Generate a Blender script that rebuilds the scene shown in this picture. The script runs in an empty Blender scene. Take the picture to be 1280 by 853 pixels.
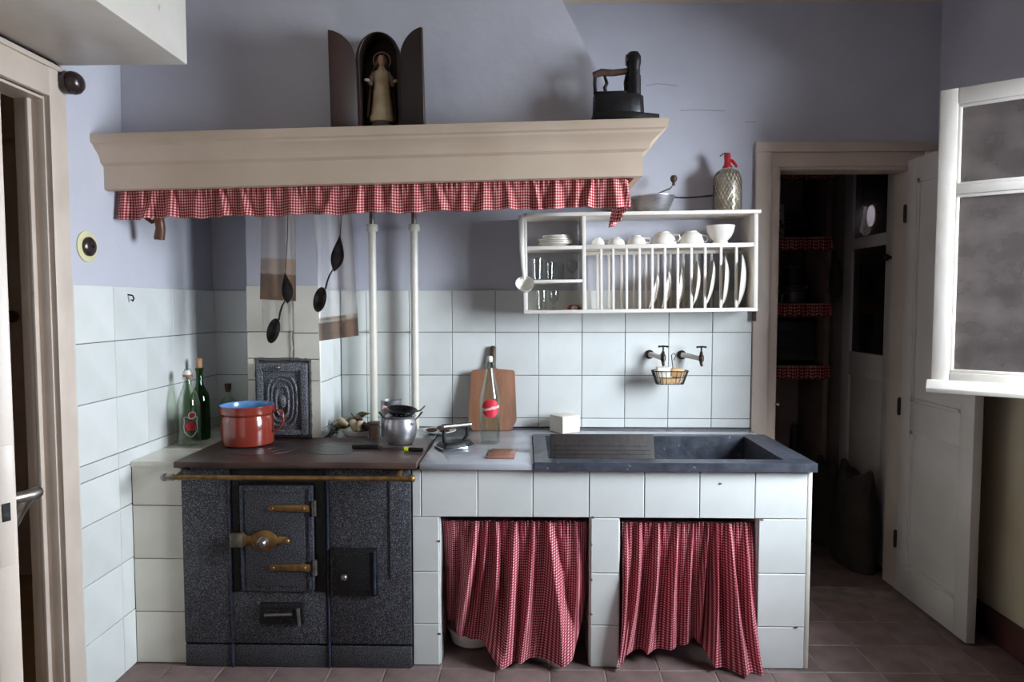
import bpy, bmesh, math, random
from mathutils import Vector, Matrix
PI = math.pi
random.seed(7)
scene = bpy.context.scene
COL = scene.collection

# ------------------------------------------------------------------ camera
cam_d = bpy.data.cameras.new('camera')
cam_d.lens = 24.0; cam_d.sensor_width = 36.0; cam_d.clip_start = 0.02
cam = bpy.data.objects.new('camera', cam_d)
cam.location = (0, 0, 1.34)
cam.rotation_euler = (PI/2 - math.atan(46/853.3), 0, math.atan(17/853.3))
COL.objects.link(cam); scene.camera = cam

# ------------------------------------------------------------------ world, light, exposure
w = bpy.data.worlds.new('world'); scene.world = w; w.use_nodes = True
bg = w.node_tree.nodes['Background']
bg.inputs[0].default_value = (0.62, 0.76, 1.0, 1); bg.inputs[1].default_value = 1.0

def area(name, loc, rot, sx, sy, power, col):
    d = bpy.data.lights.new(name, 'AREA'); d.shape = 'RECTANGLE'
    d.size = sx; d.size_y = sy; d.energy = power; d.color = col
    o = bpy.data.objects.new(name, d); o.location = loc; o.rotation_euler = rot
    COL.objects.link(o); return o
# the bright open sky outside the window in the right wall (faces -X, slightly down)
area('window_right_offscreen', (3.4, 0.7, 2.25), (0, math.radians(78), 0), 2.6, 4.4, 2050, (0.82, 0.91, 1.0))
vs = scene.view_settings
vs.view_transform = 'Standard'; vs.look = 'None'; vs.gamma = 1.0; vs.exposure = -0.18
vs.use_curve_mapping = False
scene.cycles.max_bounces = 10; scene.cycles.diffuse_bounces = 5
scene.cycles.glossy_bounces = 4; scene.cycles.transmission_bounces = 8
scene.cycles.transparent_max_bounces = 16
scene.cycles.caustics_reflective = False; scene.cycles.caustics_refractive = False
scene.cycles.sample_clamp_indirect = 4.0

# ------------------------------------------------------------------ materials
def lin(c):
    def f(v):
        v /= 255.0
        return v/12.92 if v <= 0.04045 else ((v+0.055)/1.055)**2.4
    return (f(c[0]), f(c[1]), f(c[2]), 1.0)

class NT:
    def __init__(s, name):
        s.m = bpy.data.materials.new(name); s.m.use_nodes = True
        s.t = s.m.node_tree; s.t.nodes.clear()
    def n(s, kind, **kw):
        nd = s.t.nodes.new(kind)
        for k, v in kw.items():
            if k.startswith('i_'):
                key = k[2:]
                key = int(key) if key.isdigit() else key.replace('_', ' ')
                nd.inputs[key].default_value = v
            else: setattr(nd, k, v)
        return nd
    def l(s, a, b): s.t.links.new(a, b)

def mat(name, col, rough=0.6, metal=0.0, col2=None, scale=8.0, stretch=(1, 1, 1), bump=0.0, bscale=60.0,
        var=0.0, coat=0.0, spec=0.5, mixlo=0.35, mixhi=0.7, detail=6.0, wear=None, wear_at=0.68):
    t = NT(name)
    out = t.n('ShaderNodeOutputMaterial'); p = t.n('ShaderNodeBsdfPrincipled')
    t.l(p.outputs[0], out.inputs[0])
    p.inputs['Roughness'].default_value = rough; p.inputs['Metallic'].default_value = metal
    p.inputs['Specular IOR Level'].default_value = spec
    p.inputs['Coat Weight'].default_value = coat; p.inputs['Coat Roughness'].default_value = 0.08
    tc = t.n('ShaderNodeTexCoord'); mp = t.n('ShaderNodeMapping'); mp.inputs['Scale'].default_value = stretch
    t.l(tc.outputs['Object'], mp.inputs[0])
    cur = None
    rgb = t.n('ShaderNodeRGB'); rgb.outputs[0].default_value = lin(col); cur = rgb.outputs[0]
    if col2 is not None:
        nz = t.n('ShaderNodeTexNoise'); nz.inputs['Scale'].default_value = scale; nz.inputs['Detail'].default_value = detail
        t.l(mp.outputs[0], nz.inputs['Vector'])
        mr = t.n('ShaderNodeMapRange'); mr.inputs['From Min'].default_value = mixlo; mr.inputs['From Max'].default_value = mixhi
        t.l(nz.outputs['Fac'], mr.inputs['Value'])
        mx = t.n('ShaderNodeMix', data_type='RGBA'); t.l(mr.outputs[0], mx.inputs[0])
        t.l(cur, mx.inputs[6]); mx.inputs[7].default_value = lin(col2); cur = mx.outputs[2]
    if wear is not None:
        nz = t.n('ShaderNodeTexNoise'); nz.inputs['Scale'].default_value = scale*2.3; nz.inputs['Detail'].default_value = 10
        t.l(tc.outputs['Object'], nz.inputs['Vector'])
        mr = t.n('ShaderNodeMapRange'); mr.inputs['From Min'].default_value = wear_at; mr.inputs['From Max'].default_value = wear_at+0.03
        t.l(nz.outputs['Fac'], mr.inputs['Value'])
        mx = t.n('ShaderNodeMix', data_type='RGBA'); t.l(mr.outputs[0], mx.inputs[0])
        t.l(cur, mx.inputs[6]); mx.inputs[7].default_value = lin(wear); cur = mx.outputs[2]
    if var > 0:
        oi = t.n('ShaderNodeObjectInfo'); hsv = t.n('ShaderNodeHueSaturation')
        mr = t.n('ShaderNodeMapRange'); mr.inputs['To Min'].default_value = 1-var; mr.inputs['To Max'].default_value = 1+var*0.5
        t.l(oi.outputs['Random'], mr.inputs['Value']); t.l(mr.outputs[0], hsv.inputs['Value'])
        t.l(cur, hsv.inputs['Color']); cur = hsv.outputs[0]
    t.l(cur, p.inputs['Base Color'])
    if bump > 0:
        nb = t.n('ShaderNodeTexNoise'); nb.inputs['Scale'].default_value = bscale; nb.inputs['Detail'].default_value = 4
        t.l(mp.outputs[0], nb.inputs['Vector'])
        b = t.n('ShaderNodeBump'); b.inputs['Strength'].default_value = bump; b.inputs['Distance'].default_value = 0.01
        t.l(nb.outputs['Fac'], b.inputs['Height']); t.l(b.outputs[0], p.inputs['Normal'])
    return t.m

def gingham(name, dark, mid, light, period=0.0125):
    t = NT(name)
    out = t.n('ShaderNodeOutputMaterial'); p = t.n('ShaderNodeBsdfPrincipled'); p.inputs['Roughness'].default_value = 0.9
    p.inputs['Specular IOR Level'].default_value = 0.15
    tl = t.n('ShaderNodeBsdfTranslucent'); ms = t.n('ShaderNodeMixShader'); ms.inputs[0].default_value = 0.12
    t.l(p.outputs[0], ms.inputs[1]); t.l(tl.outputs[0], ms.inputs[2]); t.l(ms.outputs[0], out.inputs[0])
    uv = t.n('ShaderNodeUVMap'); sp = t.n('ShaderNodeSeparateXYZ'); t.l(uv.outputs[0], sp.inputs[0])
    fac = []
    for i in range(2):
        m = t.n('ShaderNodeMath', operation='MULTIPLY'); m.inputs[1].default_value = 1/period; t.l(sp.outputs[i], m.inputs[0])
        fr = t.n('ShaderNodeMath', operation='FRACT'); t.l(m.outputs[0], fr.inputs[0])
        g = t.n('ShaderNodeMath', operation='GREATER_THAN'); g.inputs[1].default_value = 0.45; t.l(fr.outputs[0], g.inputs[0])
        fac.append(g.outputs[0])
    a = t.n('ShaderNodeMix', data_type='RGBA'); a.inputs[6].default_value = lin(light); a.inputs[7].default_value = lin(mid); t.l(fac[0], a.inputs[0])
    b = t.n('ShaderNodeMix', data_type='RGBA'); b.inputs[6].default_value = lin(mid); b.inputs[7].default_value = lin(dark); t.l(fac[0], b.inputs[0])
    c = t.n('ShaderNodeMix', data_type='RGBA'); t.l(fac[1], c.inputs[0]); t.l(a.outputs[2], c.inputs[6]); t.l(b.outputs[2], c.inputs[7])
    t.l(c.outputs[2], p.inputs['Base Color']); t.l(c.outputs[2], tl.inputs[0])
    return t.m

def glass_solid(name, col, rough=0.0):
    t = NT(name); out = t.n('ShaderNodeOutputMaterial'); p = t.n('ShaderNodeBsdfPrincipled'); t.l(p.outputs[0], out.inputs[0])
    p.inputs['Base Color'].default_value = lin(col); p.inputs['Transmission Weight'].default_value = 1.0
    p.inputs['Roughness'].default_value = rough; p.inputs['IOR'].default_value = 1.45
    return t.m

def glass_thin(name, tint, gloss=0.12, film=None, film_amt=0.0, scale=3.0, grough=0.02):
    t = NT(name); out = t.n('ShaderNodeOutputMaterial')
    tr = t.n('ShaderNodeBsdfTransparent'); tr.inputs[0].default_value = lin(tint)
    gl = t.n('ShaderNodeBsdfGlossy'); gl.inputs['Roughness'].default_value = grough
    lw = t.n('ShaderNodeLayerWeight'); lw.inputs[0].default_value = 0.25
    mr = t.n('ShaderNodeMapRange'); mr.inputs['To Min'].default_value = gloss*0.5; mr.inputs['To Max'].default_value = min(1, gloss*5)
    t.l(lw.outputs['Fresnel'], mr.inputs['Value'])
    ms = t.n('ShaderNodeMixShader'); t.l(mr.outputs[0], ms.inputs[0]); t.l(tr.outputs[0], ms.inputs[1]); t.l(gl.outputs[0], ms.inputs[2])
    last = ms.outputs[0]
    if film is not None:  # patchy diffuse film mixed over the glass
        df = t.n('ShaderNodeBsdfDiffuse'); df.inputs[0].default_value = lin(film)
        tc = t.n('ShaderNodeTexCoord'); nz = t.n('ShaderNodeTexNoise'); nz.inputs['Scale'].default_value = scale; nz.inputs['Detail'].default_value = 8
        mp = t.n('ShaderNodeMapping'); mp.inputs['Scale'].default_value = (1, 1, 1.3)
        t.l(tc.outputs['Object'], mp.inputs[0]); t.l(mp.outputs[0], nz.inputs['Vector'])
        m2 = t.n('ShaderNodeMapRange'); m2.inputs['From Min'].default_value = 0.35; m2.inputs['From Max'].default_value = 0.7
        m2.inputs['To Min'].default_value = film_amt*0.5; m2.inputs['To Max'].default_value = film_amt
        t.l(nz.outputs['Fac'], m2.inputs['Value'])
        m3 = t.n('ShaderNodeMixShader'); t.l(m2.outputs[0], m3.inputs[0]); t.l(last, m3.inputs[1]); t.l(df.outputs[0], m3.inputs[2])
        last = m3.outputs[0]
    t.l(last, out.inputs[0])
    return t.m

def sheer(name, col, opac):
    t = NT(name); out = t.n('ShaderNodeOutputMaterial')
    tr = t.n('ShaderNodeBsdfTransparent'); df = t.n('ShaderNodeBsdfDiffuse'); tl = t.n('ShaderNodeBsdfTranslucent')
    df.inputs[0].default_value = lin(col); tl.inputs[0].default_value = lin(col)
    a = t.n('ShaderNodeMixShader'); a.inputs[0].default_value = 0.35; t.l(df.outputs[0], a.inputs[1]); t.l(tl.outputs[0], a.inputs[2])
    b = t.n('ShaderNodeMixShader'); b.inputs[0].default_value = opac; t.l(tr.outputs[0], b.inputs[1]); t.l(a.outputs[0], b.inputs[2])
    t.l(b.outputs[0], out.inputs[0]); return t.m

def emit(name, col, s):
    t = NT(name); out = t.n('ShaderNodeOutputMaterial'); e = t.n('ShaderNodeEmission')
    e.inputs[0].default_value = lin(col); e.inputs[1].default_value = s; t.l(e.outputs[0], out.inputs[0]); return t.m

M = {}
M['lavender'] = mat('lavender_limewash', (196, 196, 206), 0.9, col2=(182, 182, 192), scale=2.2, bump=0.25, bscale=14, detail=9)
M['right_wall'] = mat('right_wall_limewash', (196, 196, 206), 0.9, col2=(182, 182, 192), scale=2.2, bump=0.25, bscale=14)
M['dado'] = mat('beige_dado_paint', (196, 184, 160), 0.75, col2=(178, 166, 140), scale=3, bump=0.15, bscale=20)
M['grout'] = mat('grout', (92, 90, 86), 0.95, bump=0.3)
M['tile'] = mat('white_glazed_tile', (226, 228, 226), 0.16, col2=(214, 217, 214), scale=5, bump=0.05, bscale=9, var=0.07, spec=0.55)
M['tile_cream'] = mat('cream_glazed_tile', (222, 218, 206), 0.18, col2=(208, 203, 190), scale=4, bump=0.05, bscale=9, var=0.05)
M['cream'] = mat('cream_gloss_paint', (210, 190, 170), 0.42, col2=(198, 177, 156), scale=4, bump=0.08, bscale=25)
M['casing'] = mat('casing_paint', (208, 193, 180), 0.45, col2=(194, 178, 164), scale=5, bump=0.12, bscale=22, wear=(168, 146, 122), wear_at=0.74)
M['white_paint'] = mat('white_gloss_paint', (222, 216, 208), 0.35, col2=(210, 203, 192), scale=6, bump=0.1, bscale=30, wear=(190, 176, 156), wear_at=0.76)
M['door_paint'] = mat('door_paint', (206, 200, 196), 0.5, col2=(192, 186, 180), scale=4, bump=0.1, bscale=20)
M['rack_paint'] = mat('rack_white_paint', (238, 232, 224), 0.4, col2=(226, 218, 208), scale=9, bump=0.08, bscale=40)
M['ceiling'] = mat('ceiling_paint', (214, 200, 182), 0.9, col2=(204, 190, 172), scale=2)
M['floor'] = mat('floor_screed', (92, 66, 60), 0.8, col2=(70, 52, 48), scale=6)
M['floor_tile'] = mat('terracotta_tile', (134, 114, 110), 0.5, col2=(104, 86, 84), scale=9, bump=0.2, bscale=30, var=0.22, wear=(140, 118, 110), wear_at=0.72)
M['mortar'] = mat('floor_mortar', (146, 130, 124), 0.95, col2=(108, 94, 88), scale=12)
M['baseboard'] = mat('oxblood_baseboard', (84, 48, 42), 0.6, col2=(60, 36, 32), scale=9)
M['marble'] = mat('grey_marble', (176, 178, 185), 0.12, col2=(154, 156, 164), scale=7, detail=10, spec=0.6)
M['slate'] = mat('dark_sink_stone', (74, 78, 88), 0.35, col2=(50, 52, 60), scale=22, bump=0.2, bscale=60, wear=(120, 126, 140), wear_at=0.66)
M['washwood'] = mat('wet_dark_wood', (52, 44, 42), 0.65, col2=(34, 30, 30), scale=5, stretch=(3, 3, 3), bump=0.2, bscale=20)
M['masonry'] = mat('rough_masonry', (168, 158, 148), 0.95, col2=(146, 136, 126), scale=6, bump=0.3, bscale=30)

def cast_iron(name, base, dark, speckle, g_at=0.60, rough=0.42):  # fine pale speckle is the stippled grain of the surface
    t = NT(name); out = t.n('ShaderNodeOutputMaterial'); p = t.n('ShaderNodeBsdfPrincipled'); t.l(p.outputs[0], out.inputs[0])
    tc = t.n('ShaderNodeTexCoord')
    n1 = t.n('ShaderNodeTexNoise'); n1.inputs['Scale'].default_value = 330; n1.inputs['Detail'].default_value = 3; t.l(tc.outputs['Object'], n1.inputs['Vector'])
    n2 = t.n('ShaderNodeTexNoise'); n2.inputs['Scale'].default_value = 4; n2.inputs['Detail'].default_value = 5; t.l(tc.outputs['Object'], n2.inputs['Vector'])
    mx = t.n('ShaderNodeMix', data_type='RGBA'); mx.inputs[6].default_value = lin(base); mx.inputs[7].default_value = lin(dark); t.l(n2.outputs['Fac'], mx.inputs[0])
    mr = t.n('ShaderNodeMapRange'); mr.inputs['From Min'].default_value = g_at-0.04; mr.inputs['From Max'].default_value = g_at+0.06; t.l(n1.outputs['Fac'], mr.inputs['Value'])
    m2 = t.n('ShaderNodeMix', data_type='RGBA'); t.l(mr.outputs[0], m2.inputs[0]); t.l(mx.outputs[2], m2.inputs[6]); m2.inputs[7].default_value = lin(speckle)
    t.l(m2.outputs[2], p.inputs['Base Color']); p.inputs['Roughness'].default_value = rough; p.inputs['Metallic'].default_value = 0.25
    b = t.n('ShaderNodeBump'); b.inputs['Strength'].default_value = 0.5; b.inputs['Distance'].default_value = 0.004
    t.l(n1.outputs['Fac'], b.inputs['Height']); t.l(b.outputs[0], p.inputs['Normal'])
    return t.m
M['range_iron'] = cast_iron('blued_cast_iron', (56, 56, 61), (36, 36, 40), (122, 124, 133), 0.56)
M['range_edge'] = mat('range_bead_blue_sheen', (62, 70, 92), 0.35, 0.3, col2=(40, 44, 56), scale=30)  # bluish window highlight along the edges put into the base colour
M['range_black'] = cast_iron('sooty_black_iron', (20, 20, 22), (12, 12, 14), (120, 124, 130), 0.66)
M['flue_iron'] = cast_iron('flue_door_iron', (60, 62, 68), (34, 35, 40), (170, 174, 182), 0.54)
M['top_plate'] = mat('rust_brown_plate', (98, 76, 68), 0.38, 0.35, col2=(66, 52, 50), scale=5, bump=0.12, bscale=40)
M['ring_iron'] = mat('ring_iron', (92, 84, 84), 0.38, 0.5, col2=(62, 56, 56), scale=12)
M['brass'] = mat('aged_brass', (160, 126, 76), 0.42, 0.8, col2=(116, 84, 54), scale=30)
M['steel_worn'] = mat('worn_steel', (150, 146, 140), 0.35, 0.9, col2=(104, 96, 86), scale=30)
M['black_iron'] = mat('black_iron', (30, 28, 30), 0.42, 0.4, col2=(20, 18, 20), scale=25, bump=0.15, bscale=60)
M['dark_spoon'] = mat('tarnished_spoon', (52, 48, 46), 0.3, 0.7, col2=(26, 24, 24), scale=30)
M['aluminium'] = mat('brushed_aluminium', (204, 205, 210), 0.36, 0.9, col2=(176, 176, 182), scale=40, stretch=(1, 1, 6))
M['chrome'] = mat('bright_metal', (200, 202, 206), 0.16, 1.0)
M['tap_metal'] = mat('tap_bronze', (84, 74, 66), 0.32, 0.85, col2=(50, 44, 42), scale=60)
M['tap_white'] = mat('limescaled_pipe', (224, 220, 214), 0.4, 0.0)
M['wire'] = mat('rusty_wire', (74, 54, 44), 0.6, 0.4, col2=(44, 34, 30), scale=60)
M['soap'] = mat('white_soap', (238, 230, 216), 0.5, col2=(226, 216, 200), scale=14)
M['soap_tan'] = mat('tan_soap', (220, 180, 132), 0.5, col2=(204, 160, 112), scale=14)
M['soap_grey'] = mat('grey_soap_face', (172, 164, 156), 0.6)
M['board'] = mat('cutting_board_wood', (158, 110, 82), 0.6, col2=(122, 82, 62), scale=3.2, stretch=(5, 1, 1), bump=0.12, bscale=20)
M['handle_wood'] = mat('dark_handle_wood', (86, 62, 48), 0.55, col2=(56, 40, 34), scale=12, stretch=(4, 4, 1))
M['shrine_wood'] = mat('mahogany', (46, 25, 19), 0.5, col2=(34, 20, 18), scale=4, stretch=(6, 6, 1))
M['robe'] = mat('ivory_robe', (196, 178, 146), 0.5, col2=(164, 138, 104), scale=26)
M['mantle'] = mat('brown_mantle', (112, 88, 66), 0.5, col2=(70, 60, 58), scale=18)
M['skin_paint'] = mat('painted_skin', (190, 152, 128), 0.5)
M['gilt'] = mat('gilt', (196, 170, 110), 0.3, 0.8)
M['enamel_red'] = mat('red_enamel', (140, 58, 44), 0.16, col2=(128, 48, 38), scale=6, spec=0.6, coat=0.4)
M['enamel_blue'] = mat('blue_enamel', (96, 142, 190), 0.2, spec=0.6)
M['enamel_white'] = mat('white_enamel', (236, 232, 224), 0.18, col2=(228, 222, 212), scale=9, spec=0.6)
M['china'] = mat('white_china', (240, 236, 228), 0.15, col2=(232, 226, 216), scale=6, spec=0.6)
M['pipe'] = mat('pipe_cream_paint', (226, 220, 208), 0.35, col2=(212, 204, 190), scale=9, bump=0.1)
M['bracket_wood'] = mat('varnished_stick', (112, 68, 44), 0.35, col2=(78, 44, 30), scale=12)
M['end_grain'] = mat('end_grain', (196, 156, 120), 0.7)
M['bakelite'] = mat('dark_bakelite', (52, 38, 36), 0.25, col2=(40, 28, 28), scale=12, spec=0.6)
M['switch_plate'] = mat('yellowed_plate', (222, 216, 172), 0.5, col2=(212, 204, 156), scale=10)
M['gingham'] = gingham('red_gingham', (140, 30, 42), (192, 98, 100), (236, 208, 198), 0.0105)
M['gingham_curtain'] = gingham('curtain_gingham', (132, 24, 44), (182, 78, 94), (232, 198, 200), 0.0105)
M['gingham_pantry'] = gingham('pantry_gingham', (140, 30, 42), (192, 98, 100), (236, 208, 198), 0.02)
M['glass_clear'] = glass_thin('clear_glass', (248, 252, 250), 0.07)
M['glass_aqua'] = glass_thin('aqua_glass', (245, 252, 250), 0.065)
M['glass_green'] = glass_thin('green_glass', (150, 196, 146), 0.08)
M['glass_palegreen'] = glass_thin('pale_green_glass', (245, 249, 243), 0.06)
M['tumbler'] = glass_thin('tumbler_glass', (244, 245, 244), 0.06)
M['pane'] = glass_thin('pane_painted_reflection', (168, 160, 158), 0.07, film=(128, 118, 114), film_amt=0.6, scale=7)  # blotches in the film stand in for outdoor reflections on the glass
M['pane_dark'] = glass_thin('dark_pane', (172, 166, 166), 0.12, film=(60, 52, 52), film_amt=0.35)
M['label_red'] = mat('red_label', (206, 44, 62), 0.4)
M['label_white'] = mat('white_label', (240, 236, 230), 0.4)
M['cork'] = mat('cork', (196, 146, 106), 0.85, col2=(170, 120, 84), scale=60)
M['rubber'] = mat('red_rubber', (176, 70, 60), 0.6)
M['leaf_green'] = mat('olive_leaf', (120, 122, 70), 0.6, col2=(86, 84, 50), scale=30)
M['husk'] = mat('dry_husk', (206, 190, 160), 0.7, col2=(176, 150, 116), scale=24)
M['pepper_dark'] = mat('dried_dark_pepper', (84, 52, 40), 0.4, col2=(54, 36, 32), scale=24)
M['herb'] = mat('dry_herb', (86, 88, 80), 0.8, col2=(60, 60, 52), scale=24)
M['copper'] = mat('brown_glazed_tile', (162, 112, 92), 0.2, col2=(142, 94, 78), scale=10)
M['yellow'] = mat('yellow_plastic', (212, 222, 40), 0.4)
M['pink'] = mat('pink_grip', (206, 160, 154), 0.5)
M['siphon_red'] = mat('red_siphon_head', (164, 28, 40), 0.3, spec=0.6)
M['sheer_grey'] = sheer('sheer_grey_cloth', (176, 166, 158), 0.5)
M['sheer_pale'] = sheer('sheer_pale_cloth', (206, 198, 190), 0.42)
M['band_tan'] = sheer('tan_band', (158, 128, 98), 0.7)
M['band_brown'] = sheer('brown_band', (128, 98, 78), 0.9)
M['cord'] = mat('grey_cord', (96, 92, 88), 0.8)
M['sack'] = mat('dark_sack', (62, 52, 48), 0.95, col2=(42, 36, 34), scale=9, bump=0.5, bscale=30)
M['corridor_wall'] = mat('corridor_paint', (176, 158, 138), 0.8, col2=(160, 142, 122), scale=3)
M['corridor_floor'] = mat('corridor_floor', (176, 142, 100), 0.6, col2=(150, 118, 84), scale=5)
M['corridor_door'] = mat('corridor_door_paint', (178, 160, 146), 0.6, col2=(164, 146, 132), scale=5)
M['pantry_wall'] = mat('pantry_wall', (172, 158, 152), 0.9, col2=(150, 136, 130), scale=4)
M['pantry_wood'] = mat('pantry_wood', (150, 132, 118), 0.8, col2=(120, 104, 92), scale=6)
M['dark_jar'] = mat('dark_jar', (44, 40, 40), 0.3)
M['tin'] = mat('grey_tin', (110, 108, 104), 0.4, 0.6)
M['sign_teal'] = mat('teal_sign', (70, 98, 104), 0.5, col2=(58, 84, 90), scale=9)
M['sign_ink'] = mat('sign_ink', (26, 34, 38), 0.6)
M['poster_white'] = mat('poster_paper', (214, 206, 196), 0.7)
M['poster_purple'] = mat('poster_purple', (120, 34, 96), 0.6)
M['poster_brown'] = mat('poster_brown', (74, 46, 36), 0.6)
M['poster_green'] = mat('poster_green', (150, 162, 58), 0.6)
M['poster_blue'] = mat('poster_blue', (40, 92, 120), 0.6)
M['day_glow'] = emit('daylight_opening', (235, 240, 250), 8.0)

# ------------------------------------------------------------------ mesh helpers
def link(o): COL.objects.link(o); return o

def worldoff(o):
    v = Vector((0, 0, 0))
    while o is not None:
        v += o.location; o = o.parent
    return v

class MB:
    def __init__(s): s.v = []; s.f = []; s.uv = None
    def add(s, vs_, fs_):
        b = len(s.v); s.v += [tuple(v) for v in vs_]; s.f += [tuple(i+b for i in f) for f in fs_]; return s
    def box(s, x0, x1, y0, y1, z0, z1):
        vs_ = [(x0,y0,z0),(x1,y0,z0),(x1,y1,z0),(x0,y1,z0),(x0,y0,z1),(x1,y0,z1),(x1,y1,z1),(x0,y1,z1)]
        return s.add(vs_, [(0,3,2,1),(4,5,6,7),(0,1,5,4),(1,2,6,5),(2,3,7,6),(3,0,4,7)])
    def lathe(s, prof, n=32, c=(0,0,0), mtx=None, sx=1.0, sy=1.0, closed=False):
        vs_ = []; fs_ = []; rings = []
        for r, z in prof:
            if r < 1e-6:
                rings.append([len(vs_)]); vs_.append(Vector((0,0,z)))
            else:
                rings.append(list(range(len(vs_), len(vs_)+n)))
                for i in range(n):
                    a = 2*PI*i/n; vs_.append(Vector((r*math.cos(a)*sx, r*math.sin(a)*sy, z)))
        seq = list(range(len(rings)-1))
        pairs = [(rings[i], rings[i+1]) for i in seq]
        if closed: pairs.append((rings[-1], rings[0]))
        for A, B in pairs:
            if len(A) == 1 and len(B) == 1: continue
            for i in range(n):
                j = (i+1) % n
                if len(A) == 1: fs_.append((A[0], B[j], B[i]))
                elif len(B) == 1: fs_.append((A[i], A[j], B[0]))
                else: fs_.append((A[i], A[j], B[j], B[i]))
        if not closed:
            if len(rings[0]) > 1: fs_.append(tuple(reversed(rings[0])))
            if len(rings[-1]) > 1: fs_.append(tuple(rings[-1]))
        if mtx is not None: vs_ = [mtx @ v for v in vs_]
        c = Vector(c); return s.add([v+c for v in vs_], fs_)
    def tube(s, pts, r, n=10, closed=False, flat=1.0):
        pts = [Vector(p) for p in pts]; N = len(pts); vs_ = []; fs_ = []
        rr = r if isinstance(r, (list, tuple)) else [r]*N
        up = None
        for i, p in enumerate(pts):
            if closed: d = pts[(i+1) % N]-pts[i-1]
            else: d = pts[min(i+1, N-1)]-pts[max(i-1, 0)]
            d.normalize()
            if up is None:
                up = Vector((0,0,1)) if abs(d.z) < 0.9 else Vector((0,1,0))
            a = d.cross(up)
            if a.length < 1e-4: a = d.cross(Vector((1,0,0)))
            a.normalize(); b = a.cross(d).normalized(); up = b
            for k in range(n):
                t = 2*PI*k/n; vs_.append(p + a*math.cos(t)*rr[i] + b*math.sin(t)*rr[i]*flat)
        for i in range(N if closed else N-1):
            j = (i+1) % N
            for k in range(n):
                l = (k+1) % n; fs_.append((i*n+k, i*n+l, j*n+l, j*n+k))
        if not closed:
            fs_.append(tuple(range(n-1, -1, -1))); fs_.append(tuple((N-1)*n+k for k in range(n)))
        return s.add(vs_, fs_)
    def cyl(s, a, b, r, n=16, r2=None): return s.tube([a, b], [r, r if r2 is None else r2], n)
    def prism(s, poly, axis, d0, d1):
        # poly: 2D outline; axis 'x','y','z' is the extrusion direction
        def P(u, v, d): return (d,u,v) if axis == 'x' else ((u,d,v) if axis == 'y' else (u,v,d))
        n = len(poly)
        vs_ = [P(u,v,d0) for u,v in poly]+[P(u,v,d1) for u,v in poly]
        fs_ = [tuple(range(n)), tuple(range(2*n-1, n-1, -1))]
        for i in range(n):
            j = (i+1) % n; fs_.append((i, i+n, j+n, j))
        return s.add(vs_, fs_)
    def ball(s, c, r, n=16, sx=1, sy=1, sz=1):
        m = max(6, n//2); prof = [(r*math.sin(PI*i/m), -r*math.cos(PI*i/m)*sz) for i in range(m+1)]
        prof[0] = (0, prof[0][1]); prof[-1] = (0, prof[-1][1])
        return s.lathe(prof, n, c, None, sx, sy)
    def grid(s, fn, nu, nv, uvfn=None, closed_u=False):
        b = len(s.v)
        for j in range(nv+1):
            for i in range(nu+1): s.v.append(tuple(fn(i/nu, j/nv)))
        for j in range(nv):
            for i in range(nu):
                a = b+j*(nu+1)+i; s.f.append((a, a+1, a+nu+2, a+nu+1))
        if uvfn: s.uv = [uvfn(i/nu, j/nv) for j in range(nv+1) for i in range(nu+1)]
        return s
    def xf(s, m): s.v = [tuple(m @ Vector(v)) for v in s.v]; return s
    def warp(s, fn): s.v = [tuple(fn(*v)) for v in s.v]; return s
    def mesh(s, name, m=None, off=None, bevel=0.0, seg=2, smooth=True, sharp=38, solid=0.0):
        me = bpy.data.meshes.new(name)
        vs_ = s.v if off is None else [(v[0]-off[0], v[1]-off[1], v[2]-off[2]) for v in s.v]
        me.from_pydata(vs_, [], s.f)
        if s.uv:
            lay = me.uv_layers.new(name='UVMap')
            for l in me.loops: lay.data[l.index].uv = s.uv[l.vertex_index]
        bm = bmesh.new(); bm.from_mesh(me)
        if not s.uv: bmesh.ops.recalc_face_normals(bm, faces=bm.faces)
        if bevel > 0:
            es = [e for e in bm.edges if e.is_manifold and e.calc_face_angle(0) > 0.5]
            bmesh.ops.bevel(bm, geom=es, offset=bevel, segments=seg, affect='EDGES', profile=0.5, clamp_overlap=True)
        for f in bm.faces: f.smooth = smooth
        lim = math.radians(sharp)
        for e in bm.edges:
            if e.is_manifold and e.calc_face_angle(0) > lim: e.smooth = False
        bm.to_mesh(me); bm.free()
        if m is not None: me.materials.append(m)
        return me
    def build(s, name, m, parent=None, world=False, **kw):
        off = worldoff(parent) if (world and parent is not None) else None
        o = bpy.data.objects.new(name, s.mesh(name, m, off, **kw)); link(o)
        if parent is not None: o.parent = parent
        return o

def tag(o, label=None, cat=None, group=None, kind=None):
    if label: o['label'] = label
    if cat: o['category'] = cat
    if group: o['group'] = group
    if kind: o['kind'] = kind
    return o
def thing(name, label, cat, loc=(0,0,0), rot=(0,0,0), group=None, kind=None):
    o = bpy.data.objects.new(name, None); link(o); o.location = loc; o.rotation_euler = rot
    o.empty_display_size = 0.05
    return tag(o, label, cat, group, kind)
def struct(o, label, cat): return tag(o, label, cat, None, 'structure')
def copy_tree(o, parent=None):
    c = o.copy(); link(c); c.parent = parent
    for ch in list(o.children): copy_tree(ch, c)
    return c
def boxb(x0,x1,y0,y1,z0,z1): return MB().box(x0,x1,y0,y1,z0,z1)

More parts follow.
